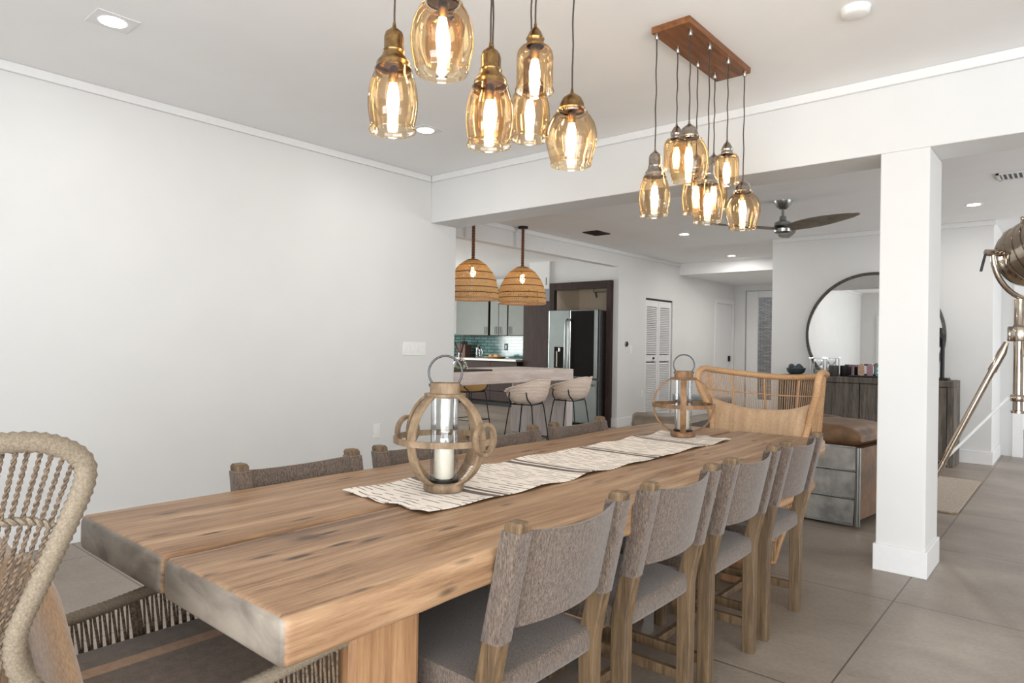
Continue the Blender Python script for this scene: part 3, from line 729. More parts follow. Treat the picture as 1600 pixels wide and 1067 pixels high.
def chandelier(label, dy, METAL):
    cx, cy = -1.475, 3.21 + dy
    t = thing('pendant_chandelier', label, 'pendant light', (cx, cy, C1), 0, 'amber glass chandeliers over the dining table')
    G().box(-.098, .098, -.372, .372, -.032, 0).build('ceiling_board', WALNUT, t, bevel=.003)
    for kind, x, y, zb in SPEC:
        x -= cx; y -= 3.21; z = zb - C1; prof, cp = PROF[kind]; c0, c1 = prof[-1][1], cp[-1][1]
        G().lathe([(.006, -.062), (.009, -.058), (.010, -.034), (.010, -.031)], 14, (x, y, 0), caps=True).build('cord_grip', METAL, t, smooth=True)
        zt = z + c1 - .002
        P = [(x + .0022 * math.sin(i * 1.3 + x * 9) * math.sin(PI * i / 14), y, -.06 + (zt + .06) * i / 14) for i in range(15)]
        G().tube(P, .0030, 7).build('cord', BLKCORD, t, smooth=True)
        sh = G().lathe([(r, h) for r, h in prof], 40, (x, y, z)); so = sh.build('glass_shade', AMBER, t, smooth=True)
        g = G()
        g.lathe(cp, 32, (x, y, z)); g.build('socket_cap', METAL, so, smooth=True)
        bz = z + c0
        G().lathe([(.012, -.045), (.0145, -.04), (.0145, .0), (.012, .004)], 18, (x, y, bz), caps=True).build('bulb_socket', METAL, so, smooth=True)
        L = min(.115, c0 - .05)
        G().lathe([(.004, -.045 - L), (.013, -.04 - L), (.0185, -.02 - L * .75), (.0195, -.045 - L * .5), (.016, -.045 - L * .2), (.011, -.045)], 16, (x, y, bz), caps=True).build('bulb', BULB, so, smooth=True)
    return t
chandelier('amber glass chandelier near the white beam, walnut board in view', 0, PEWT)
chandelier('amber glass chandelier nearest the camera, its board above the frame', -1.587, BRASS)

# ------------------------------------------------------------------ ceiling fittings
def downlight(x, y, z, label, r=.058, sq=True):
    t = thing('recessed_downlight', label, 'ceiling light', (x, y, z), 0, 'recessed ceiling lights')
    if sq: g = G(); g.box(-r * 1.6, r * 1.6, -r * 1.6, r * 1.6, -.004, 0); g.build('trim_plate', TRIM, t, bevel=.002)
    else: G().lathe([(r, -.004), (r * 1.3, -.004), (r * 1.35, 0), (r, 0)], 32).build('trim_plate', TRIM, t, smooth=True)
    G().lathe([(0, -.0055), (r, -.0055), (r, -.003)], 32).build('lens', LED, t)
    l = bpy.data.lights.new('downlight', 'AREA'); l.shape = 'DISK'; l.size = r * 2; l.energy = 4 if z == C1 else (9 if z == C2 else 14); l.color = (1, .97, .93)
    lo = bpy.data.objects.new('downlight', l); COL.objects.link(lo); lo.parent = t; lo.location = (0, 0, -.008)
downlight(-3.556, 1.186, C1, 'square trimmed downlight in the upper left of the dining ceiling')
downlight(-3.58, 3.222, C1, 'square trimmed downlight just right of the leftmost glass pendant')
downlight(-3.818, 7.806, C2, 'round downlight in the living ceiling left of the fan', .055, False)
downlight(-4.122, 10.05, C2, 'round downlight in the living ceiling before the hall', .055, False)
downlight(-.80, 7.79, C2, 'round downlight in the ceiling seen right of the column', .055, False)
downlight(-3.86, 11.4, C3, 'round downlight in the lower hall ceiling by the glazed door', .055, False)
g = G().lathe([(0, -.034), (.045, -.033), (.056, -.026), (.06, -.01), (.062, 0)], 36)
tag(g.build('smoke_detector', PLAST, smooth=True, loc=(-.778, 3.241, C1)), 'white round smoke detector on the dining ceiling', 'smoke detector')
def vent(x, y, z, sx, sy, label, mat, slat, along):
    t = thing('ceiling_vent', label, 'vent', (x, y, z))
    fr = G(); fr.box(-sx, sx, -sy, -sy + .02, -.012, 0); fr.box(-sx, sx, sy - .02, sy, -.012, 0); fr.box(-sx, -sx + .02, -sy, sy, -.012, 0); fr.box(sx - .02, sx, -sy, sy, -.012, 0); fr.build('frame', mat, t)
    G().box(-sx + .01, sx - .01, -sy + .01, sy - .01, -.002, 0).build('backing', BLACK, t)
    k = 9; g = G()
    for i in range(k):
        c = -1 + 2 * (i + .5) / k
        if along == 'x': g.box(-sx + .02, sx - .02, c * (sy - .02) - .006, c * (sy - .02) + .006, -.010, -.004)
        else: g.box(c * (sx - .02) - .006, c * (sx - .02) + .006, -sy + .02, sy - .02, -.010, -.004)
    g.build('slats', slat, t)
vent(-4.66, 7.09, C2, .11, .15, 'small dark brown vent in the living ceiling by the kitchen opening', DARKW, DARKW, 'x')
vent(-.36, 6.67, C2, .17, .13, 'white slatted vent in the ceiling above the tripod lamp', TRIM, TRIM, 'y')
vent(-3.42, 11.6, C3, .18, .07, 'grey slatted vent in the lower hall ceiling', STEEL, STEEL, 'y')

# ceiling fan
t = thing('ceiling_fan', 'brushed steel ceiling fan with three curved dark blades', 'ceiling fan', (-2.2, 6.589, C2))
G().lathe([(.085, 0), (.082, -.012), (.055, -.06), (.03, -.078), (.013, -.08)], 32).build('canopy', STEEL, t, smooth=True)
G().tube([(0, 0, -.07), (0, 0, -.15)], .013, 16).build('downrod', STEEL, t, smooth=True)
G().lathe([(.013, -.14), (.03, -.15), (.034, -.19), (.075, -.205), (.078, -.24), (.05, -.25), (.085, -.27), (.08, -.30), (.05, -.312), (0, -.315)], 36).build('motor', STEEL, t, smooth=True)
FANB = wood('driftwood_blade', [(104, 98, 88), (128, 120, 110), (146, 138, 126)], (3, 3, 20), .5, .05)
for az in (math.radians(100), math.radians(220), math.radians(-20)):
    secs = []; M = Matrix.Rotation(az, 4, 'Z')
    for i in range(21):
        u = i / 20; L = .05 + .70 * u; wdt = .05 + .035 * math.sin(PI * min(u * 1.15, 1)) - .035 * max(0, u - .88) / .12; tw = -.42 + .12 * u; sw = .05 * u * u; z0 = -.265 + .03 * u
        sec = []
        for a, tk in ((-1, 0), (-.5, .006), (.5, .006), (1, 0), (.5, -.006), (-.5, -.006)):
            sec.append(M @ Vector((L, a * wdt * math.cos(tw) + sw, z0 + a * wdt * math.sin(tw) + tk)))
        secs.append(sec)
    G().loft(secs).build('blade', FANB, t, smooth=True)

# ------------------------------------------------------------------ wall plates
t = thing('light_switch_plate', 'white five gang switch plate on the left wall', 'switch', (XW, 3.995, 1.166))
G().box(0, .006, -.135, .135, -.06, .06).build('plate', PLAST, t, bevel=.003)
for k in range(5): G().box(.005, .010, -.108 + .048 * k - .015, -.108 + .048 * k + .015, -.034, .034).build('rocker', PLAST, t, bevel=.002)
def outlet(x, y, z, label, mat=PLAST, nm='wall_outlet'):
    t = thing(nm, label, 'outlet', (x, y, z)); G().box(0, .006, -.038, .038, -.06, .06).build('plate', mat, t, bevel=.003)
    G().box(.005, .009, -.018, .018, -.036, .036).build('receptacle', mat, t, bevel=.002)
    return t
outlet(XW, 3.59, .468, 'white outlet low on the left wall under the switch plate')
outlet(XK, 9.34, .475, 'white outlet low on the wall beside the louvred door')
t = thing('thermostat', 'small round black thermostat on wall right of the kitchen', 'thermostat', (XK, 8.85, 1.25))
M = Matrix.Rotation(PI / 2, 4, 'Y')
G().lathe([(0, 0), (.042, 0), (.042, .012), (.036, .018)], 32, M=M).build('ring', STEEL, t, smooth=True)
G().lathe([(.036, .018), (0, .019)], 32, M=M).build('dial', BLACK, t, smooth=True)
outlet(XK, 8.98, 1.17, 'white switch plate just right of the thermostat', PLAST, 'light_switch_plate')['category'] = 'switch'

# ------------------------------------------------------------------ kitchen
# rattan dome pendants over the bar
def dome(x, y, label, zr, R, H):
    t = thing('rattan_pendant', label, 'pendant light', (x, y, C2), 0, 'rattan dome pendants over the bar')
    G().lathe([(0, 0), (.06, 0), (.06, -.025), (0, -.028)], 28).build('ceiling_canopy', BLACK, t, smooth=True)
    zt = zr + H
    rp = G(); rope2(rp, Vector((0, 0, -.02)), Vector((0, 0, zt - C2)), .017, .06, 8); rp.build('rope', CORDR, t, smooth=True)
    prof = [(.02, 0), (.07, -.012), (.14, -.05), (.20, -.105), (.245, -.17), (.27, -.24), (.285, -.30), (.285, -.36)]
    k = R / .285; kz = H / .36; prof = [(r * k, z * kz + zt - C2) for r, z in prof]
    sp = [(p.x, p.z) for p in spline([(r, 0, z) for r, z in prof], 6)]
    g = G(); rn = random.Random(3); n = 84
    for j in range(n):                                              # open diagonal splints with gaps
        for sgn in (1, -1):
            a0 = 2 * PI * j / n; pts = []
            for i, (r, z) in enumerate(sp):
                a = a0 + sgn * .55 * i / len(sp) + .02 * math.sin(i + j); pts.append((r * math.cos(a), r * math.sin(a), z))
            g.tube(pts, .0042, 4)
    so = g.build('woven_shade', SHADEW, t, smooth=True)
    g = G()
    for i in (6, 13, 20, 26, 32, 37): r, z = sp[i]; g.tube([((r + .003) * math.cos(2 * PI * q / 48), (r + .003) * math.sin(2 * PI * q / 48), z) for q in range(48)], .005, 5, closed=True)
    g.build('hoop_bands', CORDR, so, smooth=True)
    r, z = sp[-1]; G().tube([(r * math.cos(2 * PI * q / 48), r * math.sin(2 * PI * q / 48), z) for q in range(48)], .011, 8, closed=True).build('rim', RATT, so, smooth=True)
    G().lathe([(.016, -.09), (.018, -.085), (.018, -.02), (.01, 0)], 16, (0, 0, zt - C2), caps=True).build('bulb_socket', BLACK, t, smooth=True)
    G().lathe([(.006, -.20), (.024, -.18), (.03, -.15), (.024, -.12), (.014, -.09)], 18, (0, 0, zt - C2), caps=True).build('bulb', BULBS, t, smooth=True)
    l = bpy.data.lights.new('pendant_glow', 'POINT'); l.energy = 42; l.color = (1, .93, .80); l.shadow_soft_size = .03
    lo = bpy.data.objects.new('pendant_glow', l); COL.objects.link(lo); lo.parent = t; lo.location = (0, 0, zt - C2 - .15)
CORDR = plain('brown_jute_rope', (112, 72, 46), .9, var=.3, nscale=80)
dome(-5.14, 6.22, 'rattan dome pendant over the bar, right one of two', 1.715, .285, .44)
dome(-5.14, 5.36, 'rattan dome pendant over the bar, left one, partly hidden by the wall', 1.715, .285, .44)

# bar counter on a slab end
t = thing('bar_counter', 'long whitewashed oak bar counter with thick slab top', 'counter', (-5.6, 5.9, 0))
G().box(-.46, .49, -1.4, 1.38, .76, .905).build('worktop', BARW, t, bevel=.008)
BARL = wood('whitewashed_oak_upright', [(180, 168, 164), (204, 196, 194), (220, 214, 212)], (10, 10, 1.2), .5, .15)
G().box(-.46, .49, 1.24, 1.37, 0, .76).build('end_slab', BARL, t, bevel=.008)
G().box(-.46, .49, -1.4, -1.28, 0, .76).build('end_slab', BARL, t, bevel=.008)
def stool_parts(t, W):
    secs = []; n = 28
    for lv, (k, zz) in enumerate([(.16, .575), (.6, .58), (.86, .61), (.97, .66), (1.03, .72), (1.08, None)]):
        sec = []
        for j in range(n):
            a = 2 * PI * j / n; bk = .5 - .5 * math.sin(a)            # 1 at the back (-y), 0 at the front
            z = (.70 + .135 * bk ** 1.6 - .02 * math.cos(a) ** 2 + (.045 * abs(math.cos(a)))) if zz is None else zz
            if zz and zz > .65: z = zz + .05 * bk * (zz - .60) / .12
            if a > 0.6 and a < PI - .6 and (zz is None): z = .70
            sec.append((.245 * k * math.cos(a), .225 * k * math.sin(a) - .02 * bk * (lv / 5), z))
        secs.append(sec)
    g = G().loft(secs, cap=False); g.add(secs[0], [tuple(range(n))])
    g.build('bucket_seat', W, t, smooth=True, solid=.014)
    rimp = secs[-1]; G().tube(rimp, .011, 8, closed=True).build('seat_rim', W, t, smooth=True)
    for sx in (-1, 1):
        for sy in (-1, 1):
            pts = spline([(sx * .235, sy * .10, .70), (sx * .228, sy * .11, .63), (sx * .15, sy * .12, .565), (sx * .165, sy * .14, .50), (sx * .21, sy * .20, .02), (sx * .212, sy * .202, .004)], 5)
            G().tube(pts, .007, 8).build('leg', BLACK, t, smooth=True)
    q = [(.20, .19), (-.20, .19), (-.20, -.19), (.20, -.19)]
    G().tube([(x, y, .18) for x, y in q], .006, 8, closed=True).build('footrest', BLACK, t, smooth=True)
    G().tube([(x * .75, y * .68, .56) for x, y in q], .006, 8, closed=True).build('seat_frame', BLACK, t, smooth=True)
STO = [(-4.70, 5.80, PI / 2 + .25, 'pale rattan bucket bar stool at the bar, left of the front pair'), (-4.70, 6.62, PI / 2 + .15, 'pale rattan bucket bar stool at the bar, nearest the fridge'),
       (-6.42, 6.68, -PI / 2, 'bar stool on the kitchen side, directly left of the pale stools'), (-6.42, 5.98, -PI / 2, 'bar stool on the kitchen side, beside the dining wall edge')]
for i, (x, y, rz_, lab) in enumerate(STO):
    t = thing('bar_stool', lab, 'bar stool', (x, y, 0), rz_, 'rattan bar stools around the bar')
    stool_parts(t, BASK if i < 2 else SHADEW)
# things on the bar
SLATE = plain('dark_slate', (58, 46, 46), .6)
tag(G().box(-.16, .16, -.33, .33, 0, .018).build('serving_board', SLATE, bevel=.004, loc=(-5.36, 5.45, .906)), 'dark flat serving board on the bar under the reed diffuser', 'board')
t = thing('reed_diffuser', 'clear glass bottle of dark reeds on the bar', 'diffuser', (-5.40, 5.45, .925))
G().lathe([(0, .002), (.075, .002), (.082, .02), (.08, .07), (.055, .105), (.024, .13), (.022, .185), (.028, .19)], 32).build('bottle', CLEAR, t, smooth=True)
G().lathe([(0, .006), (.07, .006), (.074, .03), (0, .03)], 28).build('scented_oil', plain('green_oil', (196, 214, 130), .2), t, smooth=True)
REED = plain('dark_reed', (64, 40, 36), .8)
for k in range(8):
    a = k * 2.4; d = .06 + .05 * (k % 3)
    G().tube([(-.03 * math.cos(a), -.03 * math.sin(a), .01), (.010 * math.cos(a), .010 * math.sin(a), .18), (d * math.cos(a), d * math.sin(a), .36 + .03 * (k % 2))], .0032, 5).build('reed', REED, t)
# wall run
GREYC = plain('grey_green_lacquer', (116, 120, 114), .6, var=.03, nscale=3)
bays = [(-9.35, -9.0), (-10.16, -9.37), (-8.97, -8.18)]
def upper(x0, x1, doors, label, hs):
    t = thing('upper_cabinet', label, 'cabinet', ((x0 + x1) / 2, 10.2, 1.39), 0, 'grey wall cabinets in the kitchen')
    h_ = (x1 - x0) / 2; G().box(-h_, h_, -.19, .19, 0, .92).build('body', DARKW, t)
    wd = 2 * h_ / doors
    for k in range(doors):
        a = -h_ + wd * k + .006; c = -h_ + wd * (k + 1) - .006
        dd = G().box(a, c, -.212, -.19, .006, .914).build('door', GREYC, t, bevel=.003)
        hx = (c - .045) if hs[k] > 0 else (a + .045)
        G().tube([(hx - .02, -.24, .03), (hx + .02, -.24, .03), (hx + .02, -.24, .17), (hx - .02, -.24, .17)], .006, 6, closed=True).build('handle', BLACK, dd)
upper(-10.05, -9.13, 1, 'single door grey wall cabinet at the left end of its row', (1,))
upper(-9.08, -8.64 + .02, 2, 'double door grey wall cabinet in middle of the row, handles side by side', (1, -1))
upper(-8.60, -8.17, 1, 'grey wall cabinet nearest the tall dark pantry', (-1,))
def base(x0, x1, label):
    t = thing('base_cabinet', label, 'cabinet', ((x0 + x1) / 2, 10.08, 0), 0, 'dark base cabinets under the kitchen counter'); h_ = (x1 - x0) / 2
    G().box(-h_, h_, -.29, .29, .1, .885).build('body', DARKW, t); G().box(-h_, h_, -.24, .29, 0, .1).build('plinth', BLACK, t)
    for a, c in ((-h_ + .006, -.003), (.003, h_ - .006)):
        G().box(a, c, -.31, -.29, .30, .875).build('door', DARKW, t, bevel=.003)
        G().box(a, c, -.31, -.29, .11, .29).build('drawer', DARKW, t, bevel=.003)
base(-10.9, -9.56, 'dark base cabinet at the left end of the counter'); base(-9.55, -8.17, 'dark base cabinet at the right end of the counter')
STN = plain('pale_stone_worktop', (206, 206, 196), .3, var=.03)
tag(G().box(-1.40, 1.39, -.34, .32, 0, .04).build('kitchen_worktop', STN, bevel=.004, loc=(-9.55, 10.06, .887)), 'pale stone worktop along the kitchen back wall', 'worktop')
t = thing('pantry_cabinet', 'tall espresso pantry cabinet left of the fridge', 'cabinet', (-7.3, 9.9, 0))
G().box(-.83, .62, .0, .48, 0, 2.03).build('body', DARKW, t, bevel=.004)
for a, c in ((-.82, -.11), (-.10, .61)): G().box(a, c, -.022, 0, .02, 2.01).build('door', DARKW, t, bevel=.004)
t = thing('high_cabinet', 'white cabinet above the pantry, beside the fridge surround', 'cabinet', (-6.72, 8.6, 2.12))
G().box(-.22, .2, 0, .018, 0, .46).build('body', TRIM, t); dd = G().box(-.215, .195, -.02, 0, .005, .455).build('door', TRIM, t, bevel=.003)
G().tube([(.15, -.045, .06), (.15, -.045, .18)], .006, 6).build('handle', BLACK, dd)
# fridge and its surround
t = thing('refrigerator_surround', 'espresso wood frame standing round the fridge', 'cabinet', (-5.92, 8.9, 0))
G().box(-.57, -.472, -.36, .36, 0, 2.2).build('side_panel', DARKW, t, bevel=.004); CREAM = plain('cream_panel', (222, 206, 184), .7, var=.02); G().box(-.471, -.462, -.29, .33, 1.76, 2.17).build('lining', CREAM, t); G().box(.50, .58, -.36, .36, 0, 2.2).build('side_panel', DARKW, t, bevel=.004)
G().box(-.47, .50, -.36, -.30, 2.085, 2.2).build('top_rail', DARKW, t, bevel=.004)
G().box(-.47, .50, .33, .36, 0, 2.2).build('back_panel', CREAM, t); G().box(-.47, .50, -.30, .33, 2.17, 2.2).build('top_panel', CREAM, t)
g = G(); g.tube([(-.16, .30, 2.17), (-.16, .30, 2.09), (.12, .30, 2.09), (.12, .30, 2.17)], .008, 6); g.tube([(-.12, .29, 2.09), (-.10, .29, 2.0)], .018, 6); g.build('water_pipe', STEEL, t)
t = thing('refrigerator', 'stainless french door fridge with dark glass right door', 'refrigerator', (-5.95, 8.82, 0))
G().box(-.455, .455, -.33, .40, .02, 1.75).build('body', plain('fridge_side_grey', (120, 120, 120), .4, .6), t, bevel=.006)
SS = plain('stainless_front', (158, 166, 166), .28, .9, .03, 4)
dl = G().box(-.455, -.055, -.40, -.335, .72, 1.76).build('door', SS, t, bevel=.012)
dr = G().box(-.045, .455, -.40, -.335, .72, 1.76).build('door', SS, t, bevel=.012)
GLB = plain('black_glass', (20, 16, 16), .25, 0, .1, spec=.15)
G().box(-.03, .40, -.405, -.398, .74, 1.745).build('glass_panel', GLB, dr, bevel=.004)
G().box(-.34, -.16, -.405, -.395, .86, 1.19).build('dispenser', GLB, dl, bevel=.006)
g = G(); g.lathe([(.02, 0), (.02, .05)], 12, (-.22, -.41, 1.12), caps=True); g.box(-.29, -.27, -.41, -.40, .88, 1.12); g.build('spout', CHROME, dl)
for s, par in ((-.085, dl), (-.02, dr)):
    G().tube(spline([(s, -.40, .80), (s, -.455, .86), (s, -.465, 1.2), (s, -.455, 1.55), (s, -.40, 1.62)], 6), .014, 10).build('handle', STEEL, par, smooth=True)
fz = G().box(-.455, .455, -.40, -.335, .04, .70).build('freezer_drawer', SS, t, bevel=.012)
G().tube(spline([(-.38, -.40, .62), (-.36, -.45, .63), (0, -.46, .63), (.36, -.45, .63), (.38, -.40, .62)], 6), .014, 10).build('handle', STEEL, fz, smooth=True)
# worktop things
t = thing('bread_tray', 'shallow round wooden tray of bread on the kitchen worktop', 'tray', (-8.95, 10.02, .928))
G().lathe([(0, 0), (.17, 0), (.23, .035), (.225, .04), (.165, .012), (0, .012)], 36).build('dish', RATT, t, smooth=True)
BREAD = plain('bread_crust', (206, 160, 112), .8, var=.15, nscale=20)
for k, (x, y, q, lab) in enumerate([(-9.05, 10.0, 1.0, 'bread roll at the left of the wooden tray'), (-8.95, 10.05, 1.25, 'pale round loaf in the middle of the wooden tray'), (-8.86, 9.98, .95, 'bread roll at the right of the wooden tray')]):
    tag(G().ball((0, 0, .035), .05 * q, 16, (1.1, .9, .75)).build('bread_roll', BREAD, smooth=True, loc=(x, y, .938)), lab, 'bread', 'rolls on the wooden tray')
t = thing('espresso_machine', 'small chrome coffee press on the kitchen worktop', 'coffee press', (-9.5, 10.1, .928))
G().lathe([(.055, 0), (.055, .19)], 24, caps=True).build('jug', CLEAR, t, smooth=True); G().lathe([(.058, .18), (.058, .2), (.03, .23), (.008, .235), (.008, .27), (.016, .28), (0, .29)], 24).build('lid', CHROME, t, smooth=True)
G().tube(spline([(.055, 0, .18), (.11, 0, .16), (.11, 0, .06), (.055, 0, .03)], 6), .008, 8).build('handle', CHROME, t, smooth=True)
t = thing('knife_block', 'dark wooden block at the left of the worktop behind the reeds', 'knife block', (-9.95, 10.15, .928))
G().box(-.12, .12, -.1, .1, 0, .27).build('body', wood('brown_block', [(84, 58, 50), (110, 80, 68)], (10, 10, 2)), t, bevel=.01)
for k in range(3): G().box(-.08 + .06 * k, -.05 + .06 * k, -.015, .015, .27, .34).build('knife_handle', BLACK, t, bevel=.003)
t = thing('kitchen_outlet', 'black outlet plate on the green brick backsplash', 'outlet', (-8.98, 10.385, 1.16)); G().box(-.045, .045, -.008, 0, -.07, .07).build('plate', BLACK, t, bevel=.003); G().box(-.02, .02, -.012, -.008, -.04, .04).build('receptacle', DKMET, t)

# ------------------------------------------------------------------ living room
t = thing('sideboard', 'long grey weathered plank sideboard below the round mirror', 'sideboard', (-1.9, 8.54, 0))
G().box(-.90, .90, -.24, .22, .84, .905).build('top', GREYW, t, bevel=.006)
G().box(-.90, -.84, -.24, .22, 0, .84).build('side_panel', GREYW, t, bevel=.004); G().box(.84, .90, -.24, .22, 0, .84).build('side_panel', GREYW, t, bevel=.004)
G().box(-.84, .84, -.20, .22, .04, .84).build('body', DARKW, t)
G().box(-.84, .84, -.23, .2, .0, .07).build('plinth', GREYW, t)
for k in range(4):
    a = -.84 + .42 * k + .006; G().box(a, a + .408, -.235, -.20, .075, .835).build('door', GREYW, t, bevel=.003)
t = thing('round_mirror', 'large round mirror with thin dark metal frame on wall', 'mirror', (-1.885, 8.80, 1.395))
M = Matrix.Rotation(PI / 2, 4, 'X')
G().lathe([(.712, -.012), (.745, -.012), (.745, .022), (.712, .022), (.712, -.012)], 96, M=M).build('frame', plain('blackened_steel', (88, 84, 80), .4, .8, .2, 40), t, smooth=True)
G().lathe([(0, .006), (.714, .006)], 96, M=M).build('mirror_glass', MIRR, t)
zt = .906
def place(o, label, cat, grp=None): return tag(o, label, cat, grp)
SLB = plain('blue_black_glaze', (54, 62, 68), .35, var=.3, nscale=60)
t = thing('decorative_bowl', 'blue black ceramic bowl of knotted coral at left of sideboard', 'bowl', (-2.66, 8.52, zt))
G().lathe([(0, 0), (.06, 0), (.10, .03), (.112, .075), (.105, .08), (.09, .04), (0, .02)], 32).build('bowl', SLB, t, smooth=True)
for k in range(5):
    a = k * 1.257; G().ball((.055 * math.cos(a), .055 * math.sin(a), .075 + .02 * (k % 2)), .036, 12).build('coral_knot', SLB, t, smooth=True)
t = thing('hourglass', 'clear glass hourglass in a square frame beside the mirror edge', 'hourglass', (-2.40, 8.52, zt))
for z in (0, .2): G().box(-.085, .085, -.085, .085, z, z + .012).build('end_plate', CLEAR, t)
for a in (-1, 1):
    for c in (-1, 1): G().tube([(a * .07, c * .07, .012), (a * .07, c * .07, .2)], .007, 8).build('pillar', STEEL, t, smooth=True)
G().lathe([(.0, .013), (.05, .015), (.055, .05), (.035, .09), (.008, .106), (.035, .122), (.055, .16), (.05, .197), (0, .199)], 28).build('glass_bulbs', CLEAR, t, smooth=True)
G().lathe([(0, .015), (.045, .017), (.045, .04), (0, .065)], 24).build('sand', plain('pale_green_sand', (160, 170, 150), .9), t, smooth=True)
JAR = plain('dark_grey_ceramic', (62, 58, 54), .6, var=.12)
JAR2 = plain('matt_black_ceramic', (26, 23, 22), .6)
for x, y, mt, lab in ((-2.21, 8.44, JAR, 'dark grey cylinder candle jar on the sideboard, left of the black jar'), (-2.10, 8.50, JAR2, 'matt black cylinder candle jar on the sideboard, left of the letter T')):
    t = thing('candle_jar', lab, 'candle', (x, y, zt), 0, 'dark candle jars on the sideboard')
    G().lathe([(0, 0), (.05, 0), (.054, .004), (.054, .125), (.049, .125), (.048, .10), (0, .10)], 32).build('jar', mt, t, smooth=True)
    G().lathe([(0, .1005), (.047, .1005)], 24).build('wax', JAR2, t)
tag(G().box(-.24, .24, -.07, .07, 0, .016).build('display_tray', BLACK, bevel=.004, loc=(-1.80, 8.43, zt)), 'low black tray holding the letter and coloured bottles', 'tray')
zb = zt + .017
LET = plain('mauve_letter', (120, 88, 104), .5)
g = G(); g.box(-.042, .042, -.02, .02, .10, .122); g.box(-.012, .012, -.02, .02, 0, .10)
tag(g.build('letter_block', LET, bevel=.002, loc=(-2.00, 8.43, zb)), 'mauve letter T standing on the black tray', 'letter')
def tablet(x, mat, lab, marks=False):
    t = thing('bottle', lab, 'bottle', (x, 8.43, zb), 0, 'rounded bottles on the black tray')
    poly = rrect(-.034, .034, 0, .125, .022, 5); G().prism(poly, 'y', -.018, .018).build('body', mat, t, bevel=.003)
    G().prism(rrect(-.018, .018, .124, .135, .004, 2), 'y', -.012, .012).build('stopper', mat, t, bevel=.002)
    if marks:
        WH = plain('white_mark', (235, 240, 240), .5)
        g = G(); g.box(-.012, .016, -.0195, -.018, .090, .102); g.box(-.016, -.008, -.0195, -.018, .075, .1); g.box(-.012, .014, -.0195, -.018, .07, .08); g.build('painted_mark', WH, t)
        h = [(0, .022), (.018, .042), (.016, .052), (.008, .055), (0, .048), (-.008, .055), (-.016, .052), (-.018, .042)]
        G().prism(h, 'y', -.0195, -.018).build('painted_heart', WH, t)
tablet(-1.91, plain('tan_ceramic', (176, 144, 122), .4), 'tan rounded bottle on the tray, right of the letter T'); tablet(-1.82, plain('mauve_ceramic', (150, 116, 128), .4), 'mauve rounded bottle on the tray, left of the teal one'); tablet(-1.73, plain('teal_ceramic', (70, 140, 150), .4), 'teal rounded bottle with white heart mark on the tray', True)
# black iron sculpture with white panes at the right end of the sideboard
t = thing('table_sculpture', 'black iron twin arm stand with white glass shades on sideboard', 'table lamp', (-1.27, 8.5, zt))
G().box(-.20, .20, -.09, .09, 0, .025).build('base', BLACK, t, bevel=.004)
for s in (-1, 1):
    G().tube(spline([(s * .135, 0, .02), (s * .135, 0, .40), (s * .12, 0, .46), (s * .05, 0, .52), (0, 0, .54)], 6), .02, 10).build('arm', BLACK, t, smooth=True)
G().lathe([(.05, .20), (.075, .33), (.06, .36)], 28, caps=True).build('lower_shade', plain('white_opal_glass', (240, 240, 240), .3), t, smooth=True)
G().lathe([(.07, .36), (.09, .44), (.05, .48), (.08, .54), (.07, .58)], 28, caps=True).build('clockwork', BLACK, t, smooth=True)
G().lathe([(.085, .58), (.075, .66), (.02, .73), (0, .735)], 28).build('upper_shade', MATS['white_opal_glass'], t, smooth=True)
G().lathe([(.0, .03), (.04, .03), (.06, .08), (.03, .12), (.05, .15), (.02, .2)], 20).build('finial', BLACK, t, smooth=True)
# jute rug
secs = []
g = G(); poly = rrect(-2.0, -.69, 5.96, 7.6, .06, 5); g.prism(poly, 'z', 0.001, .016)
tag(g.build('jute_rug', JUTE, bevel=.006), 'braided jute rug on the floor behind the column', 'rug')
